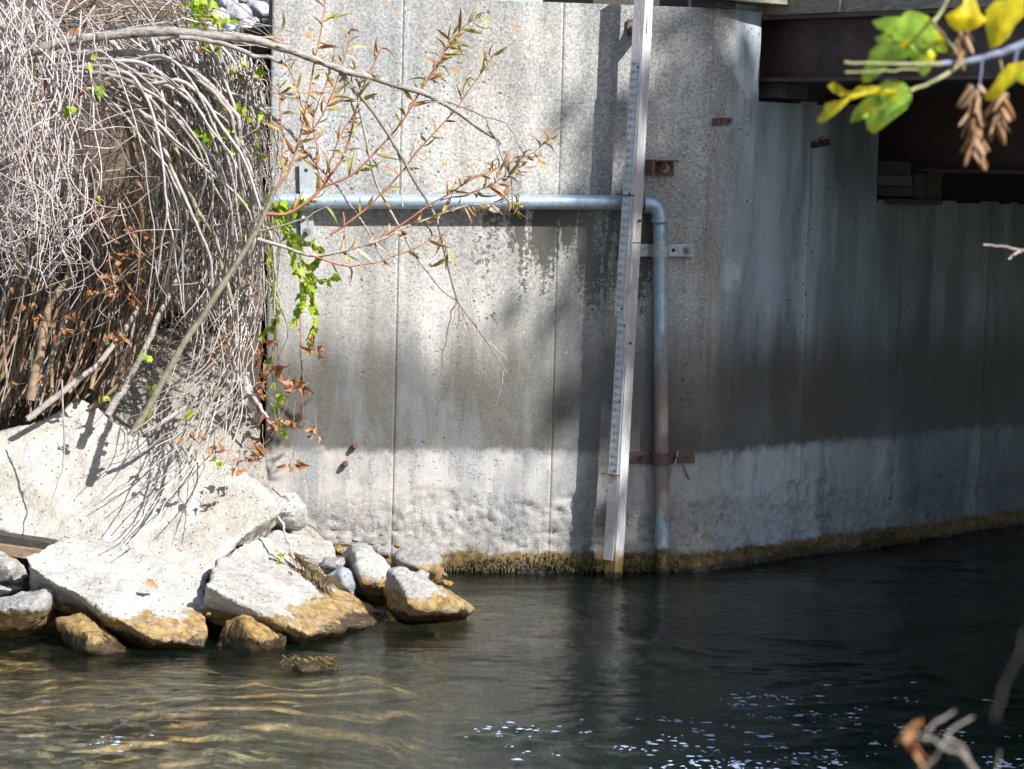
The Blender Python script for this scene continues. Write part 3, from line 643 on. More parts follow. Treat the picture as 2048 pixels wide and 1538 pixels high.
# ------------------------------------------------------------------ stones and slabs
DG = None
def remesh(name, v, f, vox, amp, seed, mat, fr=9, cut=.0):
    me = mesh_from(name + '_tmp', v, f, True); bm = bmesh.new(); bm.from_mesh(me); bmesh.ops.recalc_face_normals(bm, faces=bm.faces); bm.to_mesh(me); bm.free()
    o = bpy.data.objects.new('tmp', me); C.objects.link(o); m = o.modifiers.new('r', 'REMESH'); m.mode = 'VOXEL'; m.voxel_size = vox; m.use_smooth_shade = True
    dg = bpy.context.evaluated_depsgraph_get(); out = bpy.data.meshes.new_from_object(o.evaluated_get(dg)); bpy.data.objects.remove(o); bpy.data.meshes.remove(me)
    out.name = name; n = len(out.vertices); co = np.empty(n * 3, np.float32); out.vertices.foreach_get('co', co); co = co.reshape(-1, 3).astype(float)
    no = np.empty(n * 3, np.float32); out.vertex_normals.foreach_get('vector', no); no = no.reshape(-1, 3).astype(float)
    d = amp * (fbm(co, fr, 5, seed, .68) + .5 * np.abs(fbm(co, fr * .4, 3, seed + 9)))
    co = co + no * d[:, None]; out.vertices.foreach_set('co', co.astype(np.float32).ravel()); out.update()
    out.polygons.foreach_set('use_smooth', [True] * len(out.polygons)); out.materials.clear(); out.materials.append(mat); return out
def slab(name, outline, anchors, thick, mat, label, cat, group=None, vox=.012, amp=.009, seed=1, under=.04):
    A = [at(*a) for a in anchors]; n = nrm(np.cross(A[1] - A[0], A[2] - A[0]))
    if np.dot(n, CAM - A[0]) < 0: n = -n
    p = np.array([onpl(x_, y_, A[0], n) for x_, y_ in outline])
    q = []
    for i in range(len(p)):                                 # break the edge up
        a, c = p[i], p[(i + 1) % len(p)]; L_ = np.linalg.norm(c - a); k = max(1, int(L_ / .06))
        for j in range(k):
            b_ = a + (c - a) * j / k
            if j: b_ = b_ + np.cross(n, nrm(c - a)) * random.uniform(-.012, .012)
            q.append(b_)
    q = np.array(q); ctr = q.mean(0); low = ctr + (q - ctr) * .90 - n * thick + V(0, under, 0)
    v = np.vstack([q, low]); m = len(q)
    f = [tuple(range(m)), tuple(range(2 * m - 1, m - 1, -1))] + [(i, (i + 1) % m, (i + 1) % m + m, i + m) for i in range(m)]
    return tag(link(name, remesh(name, v, f, vox, amp, seed, M[mat])), label, cat, group)
def rock(name, outline, y, depth, mat, label, group=None, seed=1, vox=.010, amp=.007, tilt=0., cat='rock'):
    """convex faceted stone whose silhouette from the far bank is the outline; y distance, depth thickness"""
    rs = np.random.default_rng(seed); c = np.mean(outline, 0); pts = []
    for (x_, y_) in outline: pts.append(at(x_, y_, y + rs.uniform(-.1, .1) * depth))
    for k, (sc, dy) in enumerate(((.72, -.42), (.38, -.62), (.75, .42), (.4, .6))):
        for (x_, y_) in outline:
            if rs.random() < .6:
                X_, Y_ = c[0] + (x_ - c[0]) * sc, c[1] + (y_ - c[1]) * sc
                pts.append(at(X_, Y_ + tilt * dy, y + dy * depth * rs.uniform(.75, 1.1)))
    bm = bmesh.new(); [bm.verts.new(p) for p in pts]; bmesh.ops.convex_hull(bm, input=bm.verts)
    bmesh.ops.delete(bm, geom=[q for q in bm.verts if not q.link_faces], context='VERTS')
    bm.verts.index_update(); v = [tuple(q.co) for q in bm.verts]; f = [tuple(q.index for q in fc.verts) for fc in bm.faces]; bm.free()
    return tag(link(name, remesh(name, v, f, vox, amp, seed, M[mat], fr=13)), label, cat, group)
GS = 'broken concrete slabs on the bank'; GR = 'stones at the foot of the wall'
slab('concrete_slab', [(-60, 880), (0, 858), (60, 848), (130, 812), (165, 798), (190, 806), (215, 832), (290, 868), (400, 905), (482, 940), (545, 985), (566, 1020), (500, 1062), (462, 1090), (436, 1128), (405, 1160), (390, 1190), (200, 1140), (110, 1095), (0, 1060), (-60, 1050)], [(60, 848, 8.75), (420, 1150, 8.22), (560, 1015, 8.5)], .17, 'slab', 'largest pale concrete slab sloping down the bank below the dead stems', 'concrete slab', GS, .012, .010, 3, .08)
slab('concrete_slab', [(175, 790), (225, 690), (345, 650), (430, 668), (470, 740), (505, 830), (520, 880), (543, 975), (538, 1020), (480, 1000), (300, 900), (200, 860)], [(345, 650, 9.35), (540, 990, 8.72), (200, 800, 9.0)], .16, 'slab_high', 'upper tan concrete slab behind the stems, propped above the largest slab', 'concrete slab', GS, .014, .008, 4)
slab('concrete_slab', [(48, 1112), (95, 1088), (150, 1073), (205, 1080), (262, 1092), (330, 1122), (410, 1168), (407, 1240), (411, 1296), (360, 1286), (300, 1276), (258, 1250), (190, 1208), (110, 1166), (60, 1135)], [(95, 1085, 8.02), (409, 1296, 7.72), (411, 1168, 8.08)], .135, 'slab_white', 'bright white tilted concrete slab with a broken edge dipping into the water', 'concrete slab', GS, .009, .010, 5, .12)
slab('concrete_slab', [(415, 1172), (432, 1130), (470, 1092), (505, 1072), (560, 1062), (610, 1064), (660, 1088), (672, 1112), (640, 1135), (668, 1168), (720, 1196), (780, 1238), (720, 1252), (612, 1266), (520, 1226), (450, 1190)], [(505, 1070, 8.62), (700, 1254, 8.10), (640, 1080, 8.95)], .14, 'slab_white', 'white slab with ochre algae sloping into the creek, grass tuft on its right edge', 'concrete slab', GS, .009, .010, 6, .10)
slab('concrete_slab', [(618, 1030), (640, 1066), (664, 1090), (600, 1100), (530, 1075), (560, 1010)], [(560, 1010, 9.15), (664, 1090, 9.1), (530, 1075, 8.95)], .2, 'slab_high', 'narrow concrete block wedged against the wall behind the white slab', 'concrete slab', GS, .012, .006, 8)
rock('rock', [(538, 975), (590, 985), (612, 1010), (618, 1045), (600, 1062), (540, 1066), (505, 1050), (500, 1000)], 8.9, .3, 'rock_grey', 'grey blocky stone leaning on the wall under the slab corner', GR, 11)
rock('rock', [(425, 1296), (450, 1240), (490, 1228), (530, 1250), (575, 1275), (560, 1310), (480, 1335), (430, 1320)], 7.86, .26, 'rock_tan', 'low ochre mound of rock in the water between the two white slabs', GR, 12)
rock('rock', [(683, 1105), (702, 1086), (730, 1088), (770, 1120), (800, 1160), (790, 1200), (745, 1215), (712, 1196), (690, 1150)], 8.72, .34, 'rock_grey', 'long pale boulder with ochre underside behind the pointed rock', GR, 13)
rock('rock', [(768, 1180), (775, 1140), (800, 1137), (850, 1160), (905, 1185), (950, 1218), (935, 1236), (860, 1250), (810, 1250), (778, 1225)], 8.40, .36, 'rock_grey', 'pointed wedge rock with dark wet foot, farthest out in the creek', GR, 14)
rock('rock', [(780, 1115), (800, 1093), (845, 1094), (880, 1112), (888, 1150), (872, 1170), (830, 1172), (790, 1150)], 9.0, .3, 'rock_grey', 'rounded pale boulder against the mossy foot of the wall', GR, 15)
rock('rock', [(654, 1150), (682, 1130), (706, 1140), (714, 1170), (708, 1196), (672, 1190), (655, 1170)], 8.55, .16, 'rock_blue', 'small smooth bluish stone beside the grass tuft', GR, 16, .007, .003)
rock('rock', [(636, 1132), (650, 1115), (690, 1114), (696, 1130), (672, 1146), (648, 1148)], 8.66, .14, 'rock_grey', 'flat pale stone on top of the small bluish stone', GR, 17, .007, .004)
rock('rock', [(735, 1094), (755, 1086), (778, 1096), (782, 1114), (760, 1122), (740, 1112)], 9.05, .14, 'rock_grey', 'small pale stone between the long boulder and the rounded one', GR, 18, .007, .004)
rock('rock', [(664, 1096), (676, 1088), (690, 1094), (688, 1112), (668, 1112)], 8.98, .1, 'rock_tan', 'small brown stone at the wall foot left of the long boulder', GR, 19, .006, .003)
rock('rock', [(826, 1148), (842, 1138), (860, 1146), (858, 1162), (836, 1162)], 8.72, .1, 'rock_grey', 'small grey pebble in front of the rounded boulder', GR, 20, .006, .003)
rock('rock', [(866, 1166), (885, 1158), (908, 1164), (905, 1172), (880, 1176)], 8.72, .1, 'rock_tan', 'flat wet brown stone at the water edge right of the boulders', GR, 21, .006, .003)
rock('rock', [(-50, 1110), (0, 1104), (40, 1118), (56, 1150), (40, 1182), (-50, 1188)], 8.15, .3, 'slab_white', 'white block under the largest slab at the left edge', GR, 22)
rock('rock', [(-50, 1210), (0, 1196), (60, 1180), (105, 1172), (112, 1215), (90, 1255), (20, 1295), (-50, 1300)], 7.92, .34, 'rock_grey', 'grey stone with ochre foot in shadow at the left edge', GR, 23)
rock('rock', [(112, 1238), (160, 1228), (215, 1262), (268, 1308), (250, 1335), (200, 1345), (150, 1325), (120, 1280)], 7.80, .26, 'rock_tan', 'ochre stone half under the front slab at the water edge', GR, 24)
rock('rock', [(-40, 1160), (20, 1170), (50, 1176), (30, 1196), (-40, 1200)], 8.05, .2, 'rock_grey', 'thin dark stone between the two left edge stones', GR, 25)
rock('rock', [(415, 545), (470, 520), (510, 545), (515, 600), (470, 640), (425, 610)], 9.5, .3, 'slab_high', 'pale concrete lump high in the bank behind the stems, near the wall end', GR, 26)
rock('rock', [(440, 490), (480, 470), (500, 500), (480, 530), (445, 525)], 9.6, .2, 'rock_tan', 'tan stone half hidden by stems left of the wall end', GR, 27)
rock('rock', [(330, 600), (370, 575), (385, 600), (370, 625), (335, 625)], 9.4, .2, 'slab_high', 'small pale stone hidden among the stems in mid bank', GR, 28)
rock('rock', [(478, 745), (500, 740), (508, 790), (492, 800), (476, 780)], 9.1, .12, 'rock_grey', 'grey stone tucked in the gap beside the wall end', GR, 29)
rock('rock', [(20, 520), (90, 490), (150, 520), (160, 600), (90, 640), (20, 600)], 9.3, .3, 'slab_high', 'brownish stone in shade behind the dead shrub', GR, 30)
rock('rock', [(575, 1331), (592, 1326), (630, 1328), (655, 1338), (640, 1352), (585, 1350)], 7.55, .15, 'rock_tan', 'mossy stone just breaking the water surface in midstream', GR, 31, .008, .008)
peb = ['topmost pebble in the dark gap between the two white slabs', 'larger pebble in the dark gap between the two white slabs', 'lowest pebble in the dark gap between the two white slabs', 'pebble on the rear corner of the right white slab', 'pebble under the tip of the largest slab', 'pebble left of the shadow beside the wedge rock', 'pebble in the middle of the shadow beside the wedge rock', 'pebble touching the wedge rock', 'pebble behind the narrow block at the wall foot', 'pebble above the long pale boulder', 'pebble left of the rounded boulder at the wall', 'upper pebble left of the front white slab', 'lower pebble left of the front white slab', 'pebble at the water edge right of the low ochre mound', 'pebble right of the rounded boulder', 'pebble in the water below the two white slabs']
for i, (x_, y_, d_, r1) in enumerate(((420, 1190, 8.05, 9), (432, 1215, 7.95, 11), (418, 1228, 7.9, 8), (500, 1068, 8.75, 8), (470, 1095, 8.6, 7), (700, 1215, 8.4, 9), (725, 1222, 8.38, 7), (755, 1225, 8.38, 8), (660, 1100, 8.95, 7), (712, 1080, 9.15, 8), (795, 1092, 9.2, 7), (118, 1190, 7.95, 9), (128, 1215, 7.9, 8), (600, 1280, 7.95, 8), (890, 1150, 8.85, 7), (440, 1330, 7.72, 8))):
    a = np.linspace(0, 2 * math.pi, 8)[:-1] + U(0, .8)
    rock('pebble', [(x_ + r1 * U(.8, 1.25) * math.cos(t), y_ + .75 * r1 * math.sin(t)) for t in a], d_, r1 * .0032, random.choice(('rock_grey', 'rock_tan', 'rock_blue')), 'small ' + peb[i], 'pebbles in the gaps', 90 + i, .005, .003, cat='pebble')
# gravel on top of the bank
GG = 'grey cobbles on top of the bank'
for i, (x_, y_, r1, lab) in enumerate(((455, 8, 20, 'top left'), (490, -4, 22, 'top middle'), (520, 18, 17, 'round white cobble touching the post at the wall end'), (478, 30, 22, 'broad pale cobble'), (440, 34, 18, 'tilted cobble beside green leaves'), (508, 40, 8, 'tiny cobble'), (498, 62, 24, 'speckled cobble'), (465, 56, 14, 'low cobble'), (530, 42, 7, 'tiny white chip'), (505, 10, 12, 'blue grey cobble'), (420, 60, 14, 'cobble partly under leaves'), (455, 72, 12, 'small cobble'))):
    a = np.linspace(0, 2 * math.pi, 9)[:-1] + random.uniform(0, .6); rr = r1 * 1.35 * np.array([random.uniform(.8, 1.15) for _ in a])
    lab2 = ('pale cobble, ' + lab + ' of the bank heap') if lab.startswith('top') else lab + ' in the bank top heap'
    rock('cobble', [(x_ + b_ * math.cos(t), y_ + .8 * b_ * math.sin(t)) for t, b_ in zip(a, rr)], 9.75 + (62 - y_) * .006, r1 * .0035, 'gravel', lab2, GG, 40 + i, .006, .003, cat='cobble')
mb = MB(); a, c = at(548, -30, 9.5), at(544, 82, 9.42); mb.tube([a, (a + c) / 2, c], .017, 6); tag(mb.build('stake', M['brown']), 'short brown wooden stake standing at the wall end beside the cobbles', 'stake')
# planks under the big slab
for (a, b_, y0, lab, mt_) in (((-40, 1066), (112, 1092), 8.32, 'dark rotten plank under the left side of the largest slab, upper', 'oldwood'), ((-40, 1088), (100, 1108), 8.28, 'rusty brown plank under the left side of the largest slab, lower', 'brown')):
    p, q = at(*a, y0), at(*b_, y0 - .05); d = q - p
    tag(MB().box((p + q) / 2, d, V(0, .12, 0), V(0, 0, .034)).build('plank', M[mt_]), lab, 'plank', 'planks under the slab')

# ------------------------------------------------------------------ stems
def path(pts, k=6, wob=0.):
    P = np.array([at(*p) for p in pts]); Q = spline(P, k)
    if wob:
        t = np.linspace(0, 1, len(Q)); sd = random.randrange(9999)
        Q = Q + wob * np.stack([fbm(np.stack([t * 9, t * 0 + i * 5, t * 0], -1), 1, 3, sd) for i in range(3)], -1) * np.minimum(1, t * 4)[:, None]
    return Q
def px2m(y): return y / FPX
def stem(parent, pts, r0, r1, mat, name='stem', k=6, wob=.006, sides=6):
    if parent.name.startswith('near_twig'): pts = [(a, b_, c_ * .72) for a, b_, c_ in pts]
    if parent.name.startswith(('arching_limb', 'willow_sapling', 'leafy_shoot')): pts = [(a, b_, 8.42 + (c_ - 8.65) * .25) for a, b_, c_ in pts]
    Q = path(pts, k, wob); ym = np.mean([p[2] for p in pts]); r = np.linspace(r0, r1, len(Q)) * px2m(ym)
    r = r * (1 + .12 * fbm(np.stack([np.arange(len(Q)) * .7, Q[:, 0], Q[:, 2]], -1), 1, 2, 5))
    v, f = tube(Q, r, sides); obj(name, v, f, M[mat], parent); return Q
class Bush:
    def __init__(s, name, loc, label, cat): s.t = thing(name, loc, label, cat); s.list = []
    def add(s, Q, r0, r1, mat): s.list.append((Q, r0, r1, mat))
    def done(s, keep, nm='stem', stuffn='fine_twig'):
        s.list.sort(key=lambda q: -np.linalg.norm(q[0][0] - q[0][-1]) * q[1])
        for Q, r0, r1, m in s.list[:keep]:
            v, f = tube(Q, np.linspace(r0, r1, len(Q)), 5); obj(nm, v, f, M[m], s.t)
        by = {}
        for Q, r0, r1, m in s.list[keep:]: by.setdefault(m, []).append(tube(Q, np.linspace(r0, r1, len(Q)), 4))
        for m, L_ in by.items():
            n = 0; vs = []; fs = []
            for v, f in L_: vs.append(v); fs.append(f + n); n += len(v)
            tag(obj(stuffn, np.vstack(vs), np.vstack(fs), M[m], s.t), kind='stuff')
U = random.uniform
def wander(p0, p1, y0, y1, sag, curl, n=7, k=4):
    """hanging twig from p0 to p1 (px) bowed sideways, with random kinks"""
    pts = []; ph = U(0, 6.28); fr = U(.6, 1.8)
    dx, dy = p1[0] - p0[0], p1[1] - p0[1]; L_ = math.hypot(dx, dy) + 1
    for i in range(n):
        t = i / (n - 1); o = sag * math.sin(math.pi * t) + curl * math.sin(ph + fr * 6.28 * t) * t
        pts.append((p0[0] + dx * t - dy / L_ * o + U(-2, 2), p0[1] + dy * t + dx / L_ * o + U(-2, 2), y0 + (y1 - y0) * t + U(-.02, .02)))
    return path(pts, k)
rp = lambda a, b_: (a + (b_ - a) * random.random() ** 1.7 * 1.25) * .00165
# pale dead shrub at the left edge
B = Bush('dead_shrub', at(40, 820, 8.4), 'pale lavender-grey dead shrub of thin curling twigs at the left edge', 'shrub')
for i in range(180):
    x0 = U(-60, 190) if i % 2 else U(-60, 100); y0 = U(-60, 210) if i % 3 else U(150, 380)
    ln = U(140, 430); lean = U(-80, 70) + (40 - x0) * .15
    y_ = U(7.95, 8.5); sg = U(-45, 45)
    B.add(wander((x0, y0), (x0 + lean, min(y0 + ln, U(420, 640))), y_ + .15, y_ - .05, sg * 1.3, U(-45, 45)), rp(1.4, 3.0), rp(.6, 1.1), 'pale')
for i in range(65):                                       # criss-cross side twigs
    x0 = U(-40, 210); y0 = U(20, 520); a = U(-.6, 2.6); ln = U(50, 190)
    B.add(wander((x0, y0), (x0 + ln * math.cos(a), y0 + ln * math.sin(a)), U(7.95, 8.4), U(7.95, 8.4), U(-25, 25), U(-14, 14), 5), rp(1.0, 1.8), rp(.5, .8), 'pale')
for i in range(60):                                        # loops at the bottom
    x0 = U(-20, 150); y0 = U(380, 520); 
    B.add(wander((x0, y0), (x0 + U(-90, 40), y0 + U(10, 90)), U(7.95, 8.3), U(7.95, 8.3), U(30, 80) * random.choice((-1, 1)), U(-20, 20), 8), rp(1.1, 1.7), rp(.5, .9), 'pale')
B.done(260)
# top criss-cross
B = Bush('brush_pile', at(150, 60, 9.3), 'heap of crossing grey sticks along the top of the bank at upper left', 'brush')
for i in range(190):
    x0 = U(-60, 380); y0 = U(-50, 110); a = random.choice((U(-.5, .6), U(.6, 1.5), U(2.0, 3.0))); ln = U(90, 320)
    B.add(wander((x0, y0), (x0 + ln * math.cos(a), y0 + ln * math.sin(a)), U(8.6, 9.3), U(8.6, 9.3), U(-30, 30), U(-10, 10), 5), rp(1.2, 3.2), rp(.7, 1.2), random.choice(('grey', 'grey', 'pale', 'brown')))
B.done(190)
# curtain hanging from the arching limb
B = Bush('stem_curtain', at(330, 700, 8.9), 'dense curtain of grey dead stems hanging from the arching limb down the bank', 'dead stems')
def arch(x): return 62 + ((x - 320) / 300) ** 2 * 62 + max(0, x - 420) * .16
for i in range(330):
    x0 = U(110, 520); y0 = arch(x0) + U(0, 60); dxx = U(20, 110) * (1 if x0 > 170 else .4)
    xe = min(x0 + dxx, U(430, 548)); ye = U(300, 640) if i % 3 else U(220, 420)
    d0 = U(8.5, 9.0); y1 = d0 + U(-.1, .25)
    pts = [(x0, y0, d0), (x0 + (xe - x0) * .35, y0 + (ye - y0) * .14, d0 - .04), (x0 + (xe - x0) * .7 + U(-8, 8), y0 + (ye - y0) * .42, d0 - .03), (xe + U(-14, 14), y0 + (ye - y0) * .75, (d0 + y1) / 2), (xe + U(-30, 16), ye, y1)]
    if x0 < 300 and i % 3: continue
    B.add(path(pts, 4, .010), rp(1.3, 3.8), rp(.6, 1.3), random.choice(('grey', 'grey', 'bark', 'pale', 'pale')))
for i in range(300):                                       # fine vertical hair of stems
    x0 = U(310, 545); y0 = U(150, 480) + max(0, 330 - x0) * .4; ln = U(90, 330); d0 = U(8.75, 9.35)
    B.add(wander((x0, y0), (x0 + U(-35, 30), min(y0 + ln, 640)), d0, d0 + U(-.05, .1), U(-22, 22), U(-14, 14), 6, 3), rp(.8, 1.7), rp(.5, .9), random.choice(('pale', 'grey', 'pale', 'grey', 'brown')))
for i in range(260):
    x0 = U(170, 540); y0 = U(110, 560); a = U(.2, 2.9); ln = U(60, 240); d0 = U(8.45, 9.1)
    B.add(wander((x0, y0), (min(560, x0 + ln * math.cos(a)), y0 + ln * math.sin(a)), d0, d0 + U(-.1, .15), U(-40, 40), U(-16, 16), 6, 3), rp(.9, 2.2), rp(.5, .9), random.choice(('pale', 'grey', 'bark', 'grey', 'brown')))
B.done(300)
# brown upright brush at the lower left
B = Bush('brown_brush', at(120, 830, 8.85), 'upright brown stems rising from the bank above the largest slab', 'brush')
for i in range(260):
    x0 = U(-40, 260); y0 = 815 + U(-60, 30) - max(0, x0 - 130) * .5; a = U(.1, 1.15); ln = U(220, 520); d0 = U(8.75, 9.2)
    xe = x0 + ln * math.sin(a) * .55; ye = y0 - ln * math.cos(a * .6)
    B.add(wander((x0, y0), (xe, ye), d0, d0 + U(.0, .35), U(-40, 40), U(-8, 8), 6), rp(1.5, 4.6), rp(.8, 1.6), random.choice(('brown', 'brown', 'brown', 'grey')))
for i in range(500):
    x0 = U(-30, 430); y0 = U(430, 800) - max(0, x0 - 200) * .35; a = U(0, 6.28); ln = U(40, 150); d0 = U(8.9, 9.3)
    B.add(wander((x0, y0), (x0 + ln * math.cos(a), y0 - abs(ln * math.sin(a))), d0, d0 + U(-.1, .1), U(-18, 18), U(-5, 5), 5, 3), rp(.7, 1.6), rp(.5, .9), random.choice(('brown', 'straw', 'grey', 'brown')))
B.done(260)
# drooping bundle over the slabs
B = Bush('drooping_stems', at(470, 560, 8.7), 'bundle of long grey stems drooping across the tan slab onto the largest slab', 'dead stems')
for i in range(44):
    x0 = U(380, 525); y0 = U(380, 640); xe = U(240, 470) if i % 3 else U(330, 450); ye = U(690, 1000); d1 = 8.42 - (ye - 820) * .0012
    xm = (x0 * .55 + xe * .45) + U(10, 50); 
    pts = [(x0, y0, 8.75), (x0 + U(-30, 10), y0 + (ye - y0) * .3, 8.65), (xm, y0 + (ye - y0) * .6, 8.5), ((xm + xe) / 2 + U(-15, 35), y0 + (ye - y0) * .83, 8.42), (xe, ye, d1 - .05)]
    B.add(path(pts, 4, .006), rp(1.2, 2.8), rp(.5, 1.1), random.choice(('grey', 'pale', 'grey', 'bark')))
for i in range(30):
    x0 = U(70, 340); y0 = arch(x0) + U(10, 130); xe = U(max(300, x0 + 60), 535); ye = U(380, 680); d0 = U(8.35, 8.6)
    B.add(path([(x0, y0, d0), (x0 + (xe - x0) * .4, y0 + U(-12, 25), d0 - .04), (x0 + (xe - x0) * .75, y0 + (ye - y0) * U(.2, .32), d0 - .05), (xe + U(-10, 10), y0 + (ye - y0) * .65, d0), (xe + U(-25, 20), ye, d0 + .08)], 6, .008), rp(2.2, 5.5), rp(.9, 1.8), random.choice(('grey', 'bark', 'pale', 'bark')))
for pts in ([(420, 800, 8.5), (395, 880, 8.35), (360, 950, 8.22), (300, 1010, 8.1), (190, 1045, 8.08)], [(430, 810, 8.5), (400, 900, 8.32), (350, 970, 8.2), (290, 1030, 8.05), (222, 1080, 7.98)], [(440, 790, 8.5), (405, 900, 8.3), (345, 985, 8.15), (300, 1050, 8.02), (255, 1085, 7.95)], [(405, 830, 8.4), (370, 920, 8.25), (320, 980, 8.15), (240, 1030, 8.05)], [(124, 760, 8.4), (128, 880, 8.3), (124, 940, 8.25), (100, 1010, 8.18)], [(455, 780, 8.5), (450, 860, 8.4), (440, 900, 8.35), (452, 950, 8.3)]):
    B.add(path(pts, 6, .004), rp(1.8, 2.6), rp(.6, 1.0), 'grey')
B.done(140)
# thick leaning sticks
for i, (pts, r0, r1, m, lab) in enumerate((
    ([(55, 838, 8.6), (120, 790, 8.62), (190, 735, 8.65), (245, 665, 8.7), (300, 570, 8.75), (340, 500, 8.8)], 7, 4, 'pale', 'thick pale bare stick rising from the top of the largest slab'),
    ([(215, 830, 8.55), (250, 770, 8.58), (290, 700, 8.6), (330, 610, 8.65), (365, 540, 8.7)], 8, 4, 'bark', 'thick grey snapped stick leaning right above the slab notch'),
    ([(285, 865, 8.45), (350, 830, 8.5), (400, 790, 8.6), (430, 730, 8.7)], 5, 2.5, 'pale', 'white peeled stick lying across the lower part of the tan slab'),
    ([(60, 800, 8.7), (80, 700, 8.72), (95, 620, 8.75), (140, 540, 8.8), (160, 470, 8.85)], 10, 5, 'brown', 'stout brown trunk of the brush at far left'),
    ([(270, 400, 8.9), (285, 480, 8.85), (290, 560, 8.85)], 9, 6, 'brown', 'short thick brown stub hanging in the dark hollow'),
    ([(330, 120, 8.6), (400, 180, 8.55), (440, 260, 8.52), (470, 330, 8.52), (485, 400, 8.55), (490, 430, 8.6)], 6, 3, 'bark', 'curved grey stem arching over the curtain, right one'),
    ([(190, 195, 8.6), (280, 215, 8.55), (330, 260, 8.5), (370, 360, 8.48), (395, 420, 8.48), (430, 480, 8.5), (450, 560, 8.5), (470, 620, 8.5)], 6, 4, 'olive', 'long bent olive stem with orange lichen through the curtain middle'),
    ([(120, 110, 8.6), (220, 105, 8.55), (330, 130, 8.5), (420, 175, 8.5), (500, 205, 8.5), (560, 245, 8.48), (610, 300, 8.45), (680, 380, 8.45), (710, 420, 8.45), (740, 470, 8.45), (768, 528, 8.45)], 6, 1.5, 'bark', 'long lower branch crossing in front of the pipe towards the right'),
    ([(342, 116, 8.5), (386, 144, 8.45), (441, 191, 8.43), (475, 239, 8.43), (480, 300, 8.45), (486, 345, 8.48), (504, 393, 8.55), (507, 440, 8.6)], 6, 3, 'bark', 'dark arching stem from the main limb ending beside the wall edge'),
    ([(355, 130, 8.5), (420, 178, 8.42), (455, 219, 8.42), (472, 273, 8.42), (478, 330, 8.45), (492, 400, 8.5)], 5, 2.5, 'grey', 'second arching stem just inside the outermost one'),
    ([(308, 222, 8.45), (359, 246, 8.42), (410, 297, 8.4), (437, 342, 8.4), (458, 403, 8.42), (462, 470, 8.5)], 4.5, 2.5, 'bark', 'grey bowed stem through the middle of the curtain with moss'),
    ([(300, 235, 8.45), (335, 314, 8.4), (352, 359, 8.4), (376, 410, 8.4), (393, 455, 8.42), (417, 513, 8.45), (425, 600, 8.5)], 4.5, 2.8, 'grey', 'long straight grey stem slanting down the curtain centre'),
    ([(60, 118, 8.55), (120, 118, 8.5), (190, 112, 8.48), (273, 104, 8.46), (342, 116, 8.48)], 8, 5, 'bark', 'gnarled branch lying right under the main limb at its left half'),
    ([(103, 188, 8.5), (155, 182, 8.45), (205, 186, 8.42), (260, 212, 8.4), (308, 250, 8.4), (330, 286, 8.4)], 5, 4, 'bark', 'low arched grey branch over the dark hollow'),
    ([(245, 190, 8.6), (260, 260, 8.58), (273, 342, 8.56), (281, 400, 8.55), (288, 470, 8.6)], 9, 6, 'brown', 'vertical brown shaggy stem in the dark hollow'),
    ([(480, 760, 8.9), (510, 800, 8.85), (538, 836, 8.8)], 6, 3, 'bark', 'broken dark stub pointing down beside the wall end'),
    ([(545, 975, 8.6), (565, 990, 8.6), (580, 1000, 8.6)], 4, 2.5, 'bark', 'short dark stick lying on the grey block by the wall'),
    ([(553, 1030, 8.5), (570, 1060, 8.45), (580, 1090, 8.42), (588, 1120, 8.4)], 3, 2, 'pale', 'pale bent twig hanging onto the white slab near the grass tuft'))):
    t = thing('leaning_stick', at(*pts[0]), lab, 'stick', 'thick bare sticks in the tangle'); stem(t, pts, r0, r1, m, 'stick_wood', 6, .006, 8)
